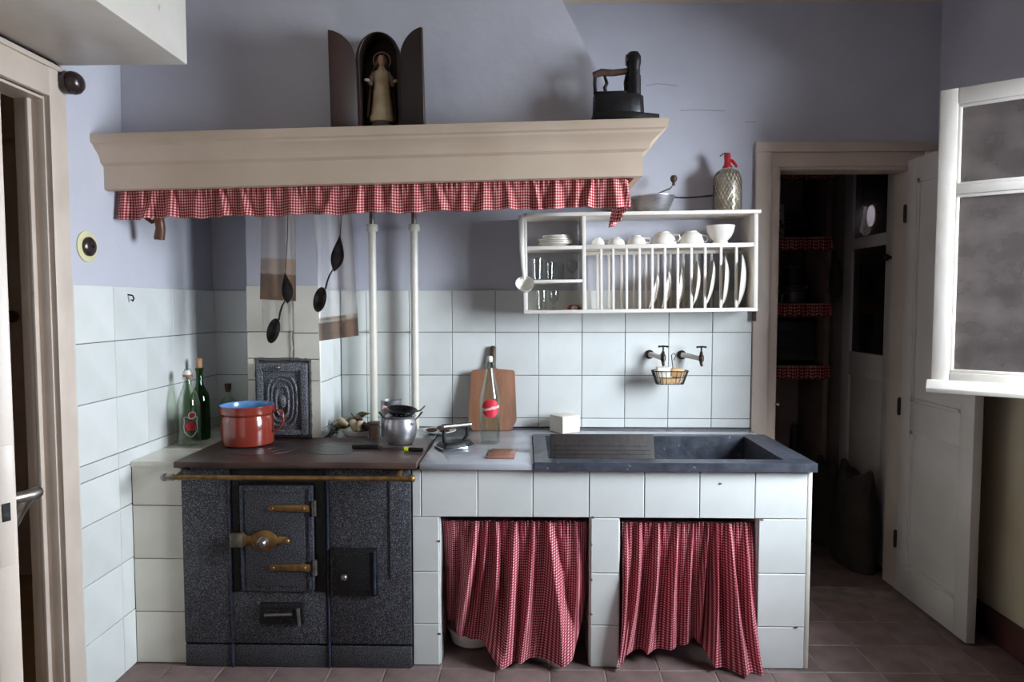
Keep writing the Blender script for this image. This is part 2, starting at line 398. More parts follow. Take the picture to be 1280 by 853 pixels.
# glazed tiles: chamfered slab, mesh shared by size; facing '-y', '+x', '+z', '-x'
_tm = {}
def tile_mesh(w_, h_, th, face, m, ch):
    key = (round(w_,4), round(h_,4), round(th,4), face, m.name)
    if key in _tm: return _tm[key]
    a, b = w_/2, h_/2
    pts = [(-a,-b,0),(a,-b,0),(a,b,0),(-a,b,0),(-a,-b,th-ch),(a,-b,th-ch),(a,b,th-ch),(-a,b,th-ch),
           (-a+ch,-b+ch,th),(a-ch,-b+ch,th),(a-ch,b-ch,th),(-a+ch,b-ch,th)]
    def R(p):
        u, v, d = p
        return {'-y': (u,-d,v), '+x': (d,u,v), '+z': (u,v,d), '-x': (-d,u,v)}[face]
    fs_ = [(3,2,1,0)]
    for k in (0, 4):
        for i in range(4):
            j = (i+1) % 4; fs_.append((k+i, k+j, k+4+j, k+4+i))
    fs_.append((8,9,10,11))
    mb = MB(); mb.add([R(p) for p in pts], fs_)
    _tm[key] = mb.mesh('tile', m, smooth=False); return _tm[key]
def tile(parent, u0, u1, v0, v1, d, face, m, th=0.008, gap=0.0026, ch=0.0018, name='tile', jit=0.0006):
    w_, h_ = u1-u0-gap, v1-v0-gap
    if w_ < 0.006 or h_ < 0.006: return None
    o = bpy.data.objects.new(name, tile_mesh(w_, h_, th, face, m, ch)); link(o)
    u, v = (u0+u1)/2, (v0+v1)/2; j = random.uniform(-jit, jit)
    p = {'-y': (u, d-j, v), '+x': (d+j, u, v), '+z': (u, v, d+j), '-x': (d-j, u, v)}[face]
    o.location = Vector(p) - worldoff(parent); o.parent = parent
    k = 0.0022
    o.rotation_euler = (random.uniform(-k,k), random.uniform(-k,k), random.uniform(-k,k))
    return o

# ================================================================== THE ROOM
XL, XR, YB, ZC = -1.465, 1.87, 3.18, 2.70
YREAR = -1.7
# floor: base slab and terracotta tiles where the photograph shows them
fl = boxb(-3.4, 2.1, YREAR-0.2, 4.6, -0.10, -0.0022).build('floor', M['mortar'])
struct(fl, 'dark terracotta tile floor of the kitchen and pantry', 'floor')
x0 = -0.31-0.2*6
for i in range(17):
    for j in range(9):
        a, b = max(x0+0.2*i, XL), min(x0+0.2*(i+1), XR)
        y = 2.44-0.2*6+0.2*j; y2 = min(y+0.2, YB)
        if y > 2.5 and b < 1.03: continue      # under the counter
        if b-a > 0.02: tile(fl, a, b, y, y2, -0.008, '+z', M['floor_tile'], 0.008, 0.005, 0.002, 'floor_tile', 0.001)
for i in range(4):
    for j in range(6):
        a, b = 1.05+0.2*i, min(1.25+0.2*i, 1.8); y = 3.2+0.2*j
        tile(fl, a, b, y, min(y+0.2, 4.36), -0.008, '+z', M['floor_tile'], 0.008, 0.005, 0.002, 'floor_tile', 0.001)
flb = boxb(XL, XR, YREAR, 1.23, -0.006, -0.001).build('floor_tile_field', M['floor_tile'], fl, world=True)
pb = boxb(-3.3, XL-0.0, 0.3, 3.3, -0.006, 0.0).build('corridor_floor', M['corridor_floor'], fl, world=True)

ce = boxb(-3.4, 2.1, YREAR-0.2, 4.6, ZC, ZC+0.1).build('ceiling', M['ceiling'])
struct(ce, 'cream painted kitchen ceiling', 'ceiling')

# left wall with door opening Y 1.39..2.083
DL0, DL1, DLT = 1.39, 2.083, 1.97
mb = MB(); TH = 0.08
mb.box(XL-TH, XL, YREAR, DL0, 0, ZC); mb.box(XL-TH, XL, DL0, DL1, DLT, ZC); mb.box(XL-TH, XL, DL1, YB+0.1, 0, ZC)
wl = mb.build('wall_left', M['lavender'])
struct(wl, 'lavender limewashed left wall with white tiles beside the stove', 'wall')
g = boxb(XL, XL+0.004, 2.165, YB, 0, 1.402).build('grout_bed', M['grout'], wl, world=True)
rows = [(0,.206),(.206,.404),(.404,.604),(.604,.752),(.752,.808),(.808,1.009),(1.009,1.210),(1.210,1.405)]
cols = [2.170, 2.385, 2.585, 2.785, 2.985, 3.18]
for r0, r1 in rows:
    for c0, c1 in zip(cols[:-1], cols[1:]):
        if r1 < 0.76 and c0 > 2.46: continue
        if r1 < 0.76 and c1 > 2.46: c1 = 2.462
        tile(wl, c0, c1, r0, r1, XL+0.004, '+x', M['tile'])
# a tile hook
hk = MB(); hk.tube([(XL+0.012, 2.47, 1.375), (XL+0.03, 2.47, 1.372), (XL+0.035, 2.47, 1.36), (XL+0.03, 2.47, 1.352), (XL+0.022, 2.475, 1.356)], 0.0028, 8)
hk.build('hook', M['black_iron'], wl, world=True)

# back wall with pantry door opening X 1.155..1.75
PX0, PX1, PT = 1.155, 1.75, 1.965
mb = MB()
mb.box(XL, PX0, YB, YB+0.12, 0, ZC); mb.box(PX0, PX1, YB, YB+0.12, PT, ZC); mb.box(PX1, XR+0.2, YB, YB+0.12, 0, ZC)
wb = mb.build('wall_back', M['lavender'])
struct(wb, 'lavender limewashed back wall with white tiles above the counter', 'wall')
boxb(XL, 1.045, YB-0.004, YB, 0.70, 1.402).build('grout_bed', M['grout'], wb, world=True)
rows2 = [(.765,.808),(.808,1.009),(1.009,1.210),(1.210,1.405)]
cols2 = [-.863,-.743,-.543,-.342,-.141,.060,.261,.461,.662,.863,1.044]
for r0, r1 in rows2:
    for c0, c1 in zip(cols2[:-1], cols2[1:]):
        tile(wb, c0, c1, r0, r1, YB-0.004, '-y', M['tile'])
    for c0, c1 in ((-1.455, -1.30), (-1.30, -1.17)):
        tile(wb, c0, c1, r0, r1, YB-0.004, '-y', M['tile'])

for pts_ in ([(.545,2.335),(.60,2.343),(.64,2.340),(.69,2.333)],[(.705,2.222),(.78,2.226),(.85,2.221),(.905,2.219)],[(1.0,2.168),(1.05,2.17)]):
    ckm = MB(); ckm.tube([(x, YB-.0004, z) for x, z in pts_], .0009, 5); ckm.build('plaster_crack', M['grout'], wb, world=True)
# right wall with window opening
WY0, WY1, WZ0, WZ1 = 1.26, 2.216, 1.02, 2.12
mb = MB()
mb.box(XR, XR+0.2, YREAR, WY0, 0, ZC); mb.box(XR, XR+0.2, WY1, YB, 0, ZC)
mb.box(XR, XR+0.2, WY0, WY1, 0, WZ0); mb.box(XR, XR+0.2, WY0, WY1, WZ1, ZC)
wr = mb.build('wall_right', M['right_wall'])
struct(wr, 'right wall, lavender above and beige below, holding the window', 'wall')
boxb(XR-0.004, XR, YREAR, YB, 0.12, 1.02).build('dado', M['dado'], wr, world=True)
bb = boxb(XR-0.018, XR-0.004, YREAR, YB, 0, 0.128).build('baseboard_right', M['baseboard'], bevel=0.003)
struct(bb, 'oxblood red baseboard along the right wall', 'baseboard')
# rear wall, behind the viewer
wk = boxb(XL, XR, YREAR-0.15, YREAR, 0, ZC).build('wall_rear', M['lavender'])
struct(wk, 'plain lavender wall behind the viewer', 'wall')

# chimney breast on the back wall
BX0, BX1, BY = -1.175, -.863, 2.85
cb = boxb(BX0+0.002, BX1-0.008, BY+0.008, YB, 0.70, 2.3).build('wall_chimney', M['lavender'])
struct(cb, 'narrow chimney breast rising behind the iron range', 'wall')
boxb(BX0+0.002, BX1-0.004, BY+0.006, BY+0.009, 0.75, 1.405).build('grout_bed', M['grout'], cb, world=True)
boxb(BX1-0.008, BX1-0.004, BY+0.006, YB-0.012, 0.75, 1.405).build('grout_bed', M['grout'], cb, world=True)
for a, b, r0, r1 in ((BX0,-.977,1.224,1.42),(-.977,BX1,1.218,1.42),(BX0,-.977,1.112,1.224),(-.977,BX1,1.108,1.218),
                     (BX0,-1.139,1.02,1.112),(BX0,-1.139,.768,1.02),(-.906,BX1,1.016,1.108),(-.906,BX1,.768,1.016)):
    tile(cb, a, b, r0, r1, BY+0.008, '-y', M['tile_cream'], 0.008, 0.003)
for c0, c1 in ((BY, 3.04), (3.04, YB-0.014)):
    for r0, r1 in ((.768,.808),(.808,1.009),(1.009,1.21),(1.21,1.405)):
        tile(cb, c0, c1, r0, r1, BX1-0.008, '+x', M['tile'])
mo = MB(); random.seed(3)
mpts = []
for k in range(60):
    t = k/59*4
    if t < 1: p = (-1.137, .78+.325*t)
    elif t < 2.2: p = (-1.137+.228*(t-1)/1.2, 1.107)
    else: p = (-.909, 1.107-.325*min(1, (t-2.2)/1.8))
    mpts.append((p[0]+random.uniform(-.003,.003), BY+0.002, p[1]+random.uniform(-.003,.003)))
mo.tube(mpts, 0.007, 6); mo.build('mortar_edge', M['grout'], cb, world=True)

# sheet of plaster hood above the mantel (soffit up to the ceiling)
mb = MB()
zb = 1.90
fr = [(XL, 2.48, zb), (0.392, 2.48, zb), (-0.012, 2.50, ZC), (XL, 2.50, ZC)]
bk = [(XL, YB, zb), (0.392, YB, zb), (-0.012, YB, ZC), (XL, YB, ZC)]
def shell(front, back, t):
    v = [Vector(p) for p in front+back]
    mb.add(v, [(0,1,2,3), (1,5,6,2)])
    inn = [Vector((XL, 2.52, zb)), Vector((0.35, 2.52, zb)), Vector((-0.06, 2.54, ZC)), Vector((XL, 2.54, ZC)), Vector((0.35, YB, zb)), Vector((-0.06, YB, ZC))]
    mb.add(inn, [(3,2,1,0), (2,5,4,1)])
    mb.add([v[0], v[1], v[5], inn[0], inn[1], inn[4]], [(0,3,4,1), (1,4,5,2)])
shell(fr, bk, 0.04)
hp = mb.build('wall_hood', M['lavender'])
struct(hp, 'tapering limewashed plaster hood above the mantel shelf', 'hood')

# bulkhead box over the left door
bh = boxb(XL, -1.05, 0.9, 2.142, 2.082, 2.42).build('trim_bulkhead', M['white_paint'], bevel=0.004)
struct(bh, 'cream boxed bulkhead above the left doorway', 'bulkhead')

# ---- left door casing
tc_ = thing('trim_left_doorway', 'cream moulded door casing around the left doorway', 'door casing', (XL, 2.1, 0), kind='structure')
cz = MB(); prof = [(2.083, XL), (2.083, XL+.018), (2.092, XL+.022), (2.118, XL+.022), (2.123, XL+.016), (2.158, XL+.018), (2.166, XL+.012), (2.166, XL)]
cz.add([(x, y, z) for z in (0, 2.058) for (y, x) in prof], [tuple(range(8)), tuple(range(15, 7, -1))]+[(i, (i+1)%8, (i+1)%8+8, i+8) for i in range(8)])
cz.build('casing', M['casing'], tc_, world=True)
boxb(XL, XL+.02, DL0-.08, DL0, 0, 2.058).build('casing', M['casing'], tc_, world=True, bevel=.003)
hd = MB(); hd.box(XL, XL+.02, DL0, DL1, 1.972, 2.058); hd.box(XL, XL+.026, DL0-.085, 2.17, 2.058, 2.074); hd.build('head_casing', M['casing'], tc_, world=True, bevel=.003)
jb = MB(); jb.box(XL-.036, XL+.001, 2.078, 2.084, 0, 1.972); jb.box(XL-.048, XL-.036, 2.062, 2.084, 0, 1.972); jb.box(XL-.085, XL-.048, 2.071, 2.084, 0, 1.972)
jb.build('jamb', M['casing'], tc_, world=True, bevel=.0015)
boxb(XL-.085, XL, DL0, DL1, 1.962, 1.973).build('jamb', M['casing'], tc_, world=True)
boxb(XL-.085, XL, DL0-.006, DL0+.002, 0, 1.962).build('jamb', M['casing'], tc_, world=True)
boxb(XL, XL+.016, 2.132, 2.170, 0, 1.408).build('edge_bead', M['white_paint'], tc_, world=True, bevel=.005)
wi = MB(); wi.tube([(XL+.024, y, 2.078+.002*math.sin(y*9)) for y in [1.5+.05*k for k in range(13)]]+[(XL+.024, 2.135, 2.07), (XL+.024, 2.15, 2.06)], .0022, 6)
wi.build('bell_wire', M['black_iron'], tc_, world=True)

# ---- left door leaf, opened into the kitchen, seen on its lock edge
dv = Vector((.9, -.436, 0)).normalized(); ang = math.atan2(dv.y, dv.x)
d1 = thing('door_1', 'cream kitchen door leaf standing open at the left, seen on its lock edge', 'door', (-.843-.69*dv.x, 1.10-.69*dv.y, 0.01), (0,0,ang), kind='structure')
boxb(.048, .69, -.036, 0, 0, 1.95).build('leaf', M['casing'], d1, bevel=.003)
boxb(.10, .59, -.001, .004, .12, .78).build('panel', M['white_paint'], d1, bevel=.003)
boxb(.10, .59, -.001, .004, .95, 1.82).build('panel', M['white_paint'], d1, bevel=.003)
for z in (.25, 1.7):
    h = MB(); h.cyl((.040, -.004, z-.05), (.040, -.004, z+.05), .009, 12); h.build('hinge', M['steel_worn'], d1)
lp = boxb(.6895, .6925, -.03, -.006, .90, 1.10).build('lock_plate', M['casing'], d1, bevel=.0008)
boxb(.6915, .6935, -.024, -.012, .975, 1.005).build('latch', M['black_iron'], lp)
hn = MB(); hn.tube([(.655, 0, 1.0), (.655, .04, 1.0), (.648, .052, 1.0), (.62, .056, .992), (.585, .056, .955), (.57, .055, .93)], [.010,.010,.011,.011,.009,.007], 12)
hn.lathe([(.0, 0), (.02, 0), (.02, .004), (.012, .007), (0, .007)], 20, (.655, 0, 1.0), Matrix.Rotation(-PI/2, 4, 'X'))
hn.build('door_handle', M['steel_worn'], d1)

# ---- the room beyond the left doorway
wc = MB(); wc.box(-3.4, XL-TH, 3.29, 3.39, 0, ZC); wc.box(-3.4, -3.3, .2, 3.29, 0, ZC); wc.box(-3.3, XL-TH, .2, .3, 0, ZC)
wco = wc.build('wall_corridor', M['corridor_wall']); struct(wco, 'dim wall of the passage beyond the left doorway', 'wall')
d4 = thing('door_2', 'beige panelled door at the end of the passage beyond the left doorway', 'door', (-2.45, 3.27, 0), kind='structure')
boxb(-2.95, -2.0, 3.262, 3.29, 0, 2.12).build('leaf', M['corridor_door'], d4, world=True, bevel=.003)
for a, b in ((-2.86,-2.50),(-2.44,-2.08)):
    for z0, z1 in ((.12,.82),(.92,2.0)):
        p = boxb(a, b, 3.254, 3.264, z0, z1).build('panel', M['corridor_door'], d4, world=True, bevel=.004)
kn = MB(); kn.ball((-2.47, 3.235, 1.28), .03, 14); kn.cyl((-2.47,3.262,1.28),(-2.47,3.235,1.28),.009); kn.build('door_knob', M['handle_wood'], d4, world=True)

# ---- pantry door casing
tp = thing('trim_pantry_doorway', 'cream painted casing around the pantry doorway', 'door casing', (1.1, YB, 0), kind='structure')
def casing_y(x0, x1, z0, z1, name='casing'):
    m_ = MB(); m_.box(x0, x1, YB-.022, YB, z0, z1); return m_.build(name, M['casing'], tp, world=True, bevel=.004)
casing_y(1.046, 1.118, 0, 2.03); boxb(1.118, 1.156, YB-.014, YB, 0, 1.966).build('casing_inner', M['casing'], tp, world=True, bevel=.003)
casing_y(1.046, 1.855, 2.03, 2.075, 'head_casing'); boxb(1.118, 1.80, YB-.014, YB, 1.966, 2.03).build('head_casing', M['casing'], tp, world=True, bevel=.003)
casing_y(1.80, 1.855, 0, 2.03); boxb(1.752, 1.80, YB-.014, YB, 0, 1.966).build('casing_inner', M['casing'], tp, world=True, bevel=.003)
boxb(PX0-.001, PX0+.008, YB-.002, YB+.12, 0, PT).build('jamb', M['casing'], tp, world=True)
boxb(PX1-.008, PX1+.001, YB-.002, YB+.12, 0, PT).build('jamb', M['casing'], tp, world=True)
boxb(PX0+.008, PX1-.008, YB-.002, YB+.12, PT-.012, PT+.001).build('jamb', M['casing'], tp, world=True)
kp = MB(); kp.lathe([(0,0),(.012,0),(.012,.004),(.005,.008),(.005,.022),(.009,.026),(0,.03)], 14, (PX0+.008, YB+.03, .87), Matrix.Rotation(PI/2, 4, 'Y')); kp.build('latch_knob', M['chrome'], tp, world=True)

# ---- pantry door leaf opened along Y at X 1.725..1.76
d2 = thing('door_3', 'white two-panel pantry door swung open toward the window', 'door', (1.742, YB-.02, 0.012), kind='structure')
LX0, LX1, LY0, LY1, LZ0, LZ1 = 1.725, 1.760, 2.640, 3.155, .012, 1.985
def leafpart(y0, y1, z0, z1, nm): return boxb(LX0, LX1, y0, y1, z0, z1).build(nm, M['door_paint'], d2, world=True, bevel=.002)
leafpart(LY0, LY0+.085, LZ0, LZ1, 'stile'); leafpart(LY1-.075, LY1, LZ0, LZ1, 'stile')
leafpart(LY0+.085, LY1-.075, LZ0, .15, 'rail'); leafpart(LY0+.085, LY1-.075, .775, .905, 'rail'); leafpart(LY0+.085, LY1-.075, 1.89, LZ1, 'rail')
for z0, z1 in ((.15,.775),(.905,1.89)):
    p = boxb(LX0+.012, LX1-.012, LY0+.085, LY1-.075, z0, z1).build('panel', M['door_paint'], d2, world=True)
    mm = MB(); a, b = LY0+.085, LY1-.075
    for (y0,y1,q0,q1) in ((a,a+.014,z0,z1),(b-.014,b,z0,z1),(a,b,z0,z0+.014),(a,b,z1-.014,z1)): mm.box(LX0+.004, LX0+.013, y0, y1, q0, q1)
    mm.build('panel_moulding', M['door_paint'], p, world=True)
for z in (.25, .87, 1.75):
    h = MB(); h.cyl((LX0-.004, LY1+.004, z-.03), (LX0-.004, LY1+.004, z+.03), .008, 12); h.ball((LX0-.004, LY1+.004, z+.034), .008, 10); h.ball((LX0-.004, LY1+.004, z-.034), .008, 10)
    h.build('hinge', M['black_iron'], d2, world=True)

# ---- pantry shell
pw = MB(); pw.box(.85, .95, YB+.12, 4.4, 0, ZC); pw.box(.95, 1.82, 4.36, 4.46, 0, ZC); pw.box(1.82, 2.07, YB+.12, 3.36, 0, ZC); pw.box(1.82, 2.07, 3.92, 4.46, 0, ZC); pw.box(1.82, 2.07, 3.36, 3.92, 2.12, ZC)
pw.box(1.90, 1.92, 3.36, 3.92, 0, 2.12)
pwo = pw.build('wall_pantry', M['pantry_wall']); struct(pwo, 'dim grey walls of the pantry behind the open door', 'wall')
d3 = thing('door_4', 'half-glazed inner door on the right side of the pantry', 'door', (1.80, 3.64, 0), kind='structure')
def dp(y0,y1,z0,z1,nm,x0=1.800,x1=1.835,m='door_paint'): return boxb(x0,x1,y0,y1,z0,z1).build(nm, M[m], d3, world=True, bevel=.002)
dp(3.36,3.47,0.012,2.12,'stile'); dp(3.83,3.92,0.012,2.12,'stile'); dp(3.47,3.83,2.05,2.12,'rail'); dp(3.47,3.83,1.64,1.70,'rail'); dp(3.47,3.83,.95,1.08,'rail'); dp(3.47,3.83,.012,.16,'rail')
dp(3.47,3.83,.16,.95,'panel',1.812,1.826)
for z0,z1 in ((1.70,2.05),(1.08,1.64)): dp(3.47,3.83,z0,z1,'pane',1.815,1.819,'pane_dark')
k_ = MB(); k_.ball((1.775, 3.415, 1.57), .018, 12); k_.cyl((1.80,3.415,1.57),(1.775,3.415,1.57),.007); k_.build('door_knob', M['black_iron'], d3, world=True)
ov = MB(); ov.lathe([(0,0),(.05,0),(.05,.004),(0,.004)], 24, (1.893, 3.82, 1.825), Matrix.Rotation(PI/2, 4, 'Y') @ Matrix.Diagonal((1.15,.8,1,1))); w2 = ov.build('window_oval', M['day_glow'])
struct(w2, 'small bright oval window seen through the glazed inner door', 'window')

# ---- the open casement window at the right
win = thing('window_casement', 'white casement window swung open into the room at the right', 'window', (1.86, 2.216, WZ0), (0,0,math.atan2(.284,-.385)), kind='structure')
W = .478; H0, H1 = .017, 1.073
def wp(x0,x1,y0,y1,z0,z1,nm,m='white_paint',bv=.003,par=None): return boxb(x0,x1,y0,y1,z0,z1).build(nm, M[m], par or win, bevel=bv)
# local x runs from the hinge to the free edge; local +y side is the one turned to the room behind
T0, T1 = -.02, .022
wp(W-.055,W,T0,T1,H0,H1,'stile'); wp(0,.05,T0,T1,H0,H1,'stile'); wp(.05,W-.055,T0,T1,H1-.055,H1,'rail'); wp(.05,W-.055,T0,T1,H0,H0+.06,'rail'); wp(.05,W-.055,T0+.006,T1-.004,.706,.736,'muntin')
for z0,z1 in ((H0+.06,.706),(.736,H1-.055)):
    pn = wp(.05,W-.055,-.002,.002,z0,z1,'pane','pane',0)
    pt = MB(); a,b = .05, W-.055
    for (p0,p1,q0,q1) in ((a,a+.012,z0,z1),(b-.012,b,z0,z1),(a,b,z0,z0+.012),(a,b,z1-.012,z1)): pt.box(p0,p1,.002,.012,q0,q1)
    pt.build('putty', M['white_paint'], pn, bevel=.003)
drip = MB(); drip.prism([(T1-.002, H0-.01), (T1+.034, H0-.012), (T1+.036, H0+.004), (T1+.012, H0+.03), (T1-.002, H0+.034)], 'x', .01, W+.012); drip.build('drip_rail', M['white_paint'], win, bevel=.003)
wf = thing('window_frame', 'white frame of the window in the right wall', 'window', (XR, 1.74, WZ0), kind='structure')
for (y0,y1,z0,z1,nm) in ((WY0,WY0+.04,WZ0,WZ1,'jamb'),(WY1-.04,WY1,WZ0,WZ1,'jamb'),(WY0+.04,WY1-.04,WZ1-.04,WZ1,'head'),(WY0-.03,WY1+.03,WZ0-.03,WZ0,'sill')):
    boxb(XR+.002-(.02 if nm=='sill' else 0),XR+.06,y0,y1,z0,z1).build(nm, M['white_paint'], wf, world=True, bevel=.003)

# ================================================================== MANTEL HOOD BOARD
TILT = .0222
def tz(x): return (x+1.45)*TILT
def tiltw(x, y, z): return (x, y, z+tz(x))
hood = thing('hood_mantel', 'long cream moulded mantel shelf of the cooking hood', 'mantel shelf', (-.5, 2.42, 1.90))
# profile in (y, z): top board, cove, body
prof = [(2.48,1.913),(2.300,1.913),(2.298,1.905),(2.300,1.884),(2.312,1.880),(2.316,1.872),(2.330,1.862),(2.342,1.850),(2.348,1.842),(2.352,1.826),(2.360,1.822),(2.368,1.818),(2.370,1.812),(2.370,1.738),(2.395,1.736),(2.395,1.85),(2.48,1.87)]
sec = MB(); n = len(prof); xs_front = []
# mitred at the right end: offset of the profile from the body plane also grows to the right
vsx = []
for (y, z) in prof: vsx.append((XL+.001, y, z))
for (y, z) in prof:
    o_ = 2.395-y; vsx.append((.375+max(o_, -.02), y, z))
for (y, z) in prof:
    o_ = 2.395-y
    vsx.append((.375+(o_ if o_ > -.0001 else -.02 if z < 1.9 else .0), YB, z))
sec.add(vsx, [(i, (i+1) % n, (i+1) % n+n, i+n) for i in range(n)]+[(i+n, (i+1) % n+n, (i+1) % n+2*n, i+2*n) for i in range(n)]+[tuple(range(n))])
sec.warp(tiltw).build('cornice', M['cream'], hood, world=True, sharp=25)

# valance under the hood
def ruffle(u, seed, n_terms, base):
    rnd = random.Random(seed); s_ = 0
    for k in range(n_terms):
        s_ += math.sin(2*PI*(base*(1+.37*k)*u+rnd.random())+1.3*math.sin(2*PI*u*(2+k)+rnd.random()*6))*rnd.uniform(.6,1.0)/(1+.5*k)
    return s_
def valance():
    L1 = 1.815; L2 = .36; Lt = L1+L2
    def base(s_):
        if s_ < L1-.03: return Vector((-1.452+s_, 2.43)), Vector((0,-1))
        if s_ < L1+.03:
            a = (s_-(L1-.03))/.06*PI/2
            return Vector((.333+.03*math.sin(a), 2.46-.03*math.cos(a))), Vector((math.sin(a), -math.cos(a)))
        return Vector((.363, 2.46+(s_-L1-.03))), Vector((1, 0))
    rnd = random.Random(17); rid = []; c = .02
    while c < Lt:
        rid.append((c, c+rnd.uniform(-.025,.025), rnd.uniform(.012,.024), rnd.uniform(.5,1.25))); c += rnd.uniform(.045,.095)
    def fn(u, v):
        s_ = u*Lt; p, nn = base(s_); d = 0
        for (c0, c1_, wd, dp) in rid:
            if abs(s_-c0) > .14: continue
            t = (s_-(c0+(c1_-c0)*v))/(wd*(.55+.9*v)); d += dp*(math.exp(-t*t*2)-.35*math.exp(-(t-1.4)**2*3)-.25*math.exp(-(t+1.4)**2*3))
        d = d*(.004+.013*v**.9)+.0025*math.sin(2*PI*88*u+3*math.sin(2*PI*13*u))*max(0,1-v*2.2)
        q = p+nn*d
        zt = 1.748+tz(min(q.x,.36)); h = .106+.003*math.sin(2*PI*u*9)+.0018*math.sin(2*PI*u*31)
        k = max(0, min(1, (s_-L1-.06)/.16)); h += .034*k; q.x -= .025*k*v
        return (max(q.x, XL+.004), q.y, zt-h*v)
    m_ = MB(); m_.grid(fn, 900, 10, lambda u, v: (u*Lt*1.2, v*.112))
    return m_
va = valance().build('gingham_valance', M['gingham'])
tag(va, 'short gathered red gingham valance hanging below the cream mantel', 'valance')

# bracket stick below the hood at the left wall
st = thing('hanging_stick', 'short varnished wooden stick peeking out below the valance', 'stick', (-1.355, 2.52, 1.575))
s1 = MB(); s1.tube([(-1.372,2.50,1.70),(-1.345,2.50,1.655),(-1.346,2.51,1.62),(-1.355,2.515,1.581)], [.017,.017,.017,.019], 12); s1.build('shaft', M['bracket_wood'], st, world=True)
sw_ = MB(); sw_.tube([(XL+.002,2.50,1.705),(-1.42,2.50,1.705),(-1.37,2.50,1.698)],.010,8); sw_.build('wall_peg', M['bracket_wood'], st, world=True)
s2 = MB(); s2.lathe([(0,0),(.017,0),(.017,.003),(0,.003)], 14, (-1.356,2.5155,1.578)); s2.build('cut_end', M['end_grain'], st, world=True)
s3 = MB(); s3.tube([(-1.40,2.50,1.69),(-1.392,2.50,1.655),(-1.375,2.503,1.642),(-1.358,2.506,1.65)], .008, 8); s3.build('branch', M['bracket_wood'], st, world=True)

# ================================================================== IRON RANGE
rg = thing('kitchen_range', 'dark speckled cast-iron wood-burning range with brass fittings', 'stove', (-.837, 2.65, 0))
X0, X1 = -1.258, -.417
boxb(X0, X1, 2.446, 2.846, .0, .750).build('body', M['range_black'], rg, world=True)
def rp(x0,x1,z0,z1,y,nm,m='range_iron',bv=.004,par=None,y1=2.446): return boxb(x0,x1,y,y1,z0,z1).build(nm, M[m], par or rg, world=True, bevel=bv)
rp(X0,-1.082,.09,.742,2.436,'side_panel'); rp(-1.238,-1.098,.54,.62,2.4335,'flue_plate',bv=.002)
rp(-1.078,-.727,.09,.285,2.436,'ash_panel'); rp(-1.078,-1.046,.285,.742,2.438,'door_frame','range_black'); rp(-.766,-.727,.285,.742,2.438,'door_frame','range_black'); rp(-1.046,-.766,.688,.742,2.438,'door_frame','range_black')
rp(-.715,X1,.09,.742,2.436,'right_panel')
rp(X0,-1.082,.0,.082,2.438,'plinth'); rp(-1.078,-.727,.0,.082,2.438,'plinth'); rp(-.715,X1,.0,.082,2.438,'plinth')
for x in (-1.080, -.721):
    b_ = MB(); b_.cyl((x,2.437,.0),(x,2.437,.742),.005,8); b_.build('bead', M['range_edge'], rg, world=True)
od = rp(-1.040,-.772,.290,.682,2.424,'oven_door')
rp(-1.018,-.800,.312,.660,2.4195,'door_plate',par=od,y1=2.4245)
for x in (-1.028, -.785):
    b_ = MB(); b_.cyl((x,2.423,.30),(x,2.423,.675),.0035,8); b_.build('door_bead', M['range_edge'], od, world=True)
def strap(z):
    m_ = MB(); m_.prism([(-.932,z-.003),(-.925,z-.010),(-.78,z-.013),(-.78,z+.013),(-.925,z+.010),(-.932,z+.003)],'y',2.4125,2.4195)
    s_ = m_.build('hinge_strap', M['brass'], rg, world=True, bevel=.0015)
    c = MB(); c.cyl((-.764,2.418,z-.028),(-.764,2.418,z+.028),.0085,12); c.build('hinge_pin', M['steel_worn'], s_, world=True)
    for x in (-.915,-.80):
        r = MB(); r.ball((x,2.412,z),.0055,10); r.build('rivet', M['brass'], s_, world=True)
strap(.603); strap(.384)
lt = MB(); zc = .487
lt.prism([(-1.066,zc-.026),(-1.02,zc-.026),(-1.005,zc-.014),(-.995,zc-.02)]+[(-.945+.05*math.cos(a),zc+.038*math.sin(a)) for a in [PI*1.12+PI*.78*k/8 for k in range(9)]]+[(-.885,zc-.016),(-.862,zc-.012),(-.852,zc),(-.862,zc+.012),(-.885,zc+.016)]+[(-.945+.05*math.cos(a),zc+.038*math.sin(a)) for a in [PI*.10+PI*.78*k/8 for k in range(9)]]+[(-.995,zc+.02),(-1.005,zc+.014),(-1.02,zc+.026),(-1.066,zc+.026)],'y',2.404,2.414)
lo = lt.build('latch', M['brass'], rg, world=True, bevel=.002)
k_ = MB(); k_.lathe([(0,0),(.020,0),(.020,.004),(.013,.009),(.013,.02),(.017,.026),(.012,.032),(0,.034)],18,(-.945,2.405,zc-.004),Matrix.Rotation(PI/2,4,'X')); k_.build('latch_knob', M['steel_worn'], lo, world=True)
k_ = MB(); k_.ball((-.858,2.402,zc),.010,10); k_.build('rivet', M['brass'], lo, world=True)
boxb(-1.066,-1.022,2.400,2.4045,zc-.024,zc+.024).build('keeper', M['steel_worn'], lo, world=True, bevel=.001)
fd = rp(-.706,-.538,.276,.452,2.424,'firebox_frame','range_black')
rp(-.688,-.562,.296,.432,2.420,'firebox_door','range_black',par=fd,y1=2.4245)
b_ = MB(); b_.cyl((-.548,2.420,.286),(-.548,2.420,.442),.0055,8); b_.build('hinge_rod', M['range_edge'], fd, world=True)
b_ = MB(); b_.ball((-.655,2.408,.352),.012,12); b_.cyl((-.655,2.42,.352),(-.655,2.408,.352),.005); b_.build('door_knob', M['steel_worn'], fd, world=True)
ad = rp(-.975,-.812,.166,.246,2.424,'ash_door','range_black',.006)
rp(-.955,-.84,.186,.226,2.418,'ash_slide','range_black',.003,ad,2.425)
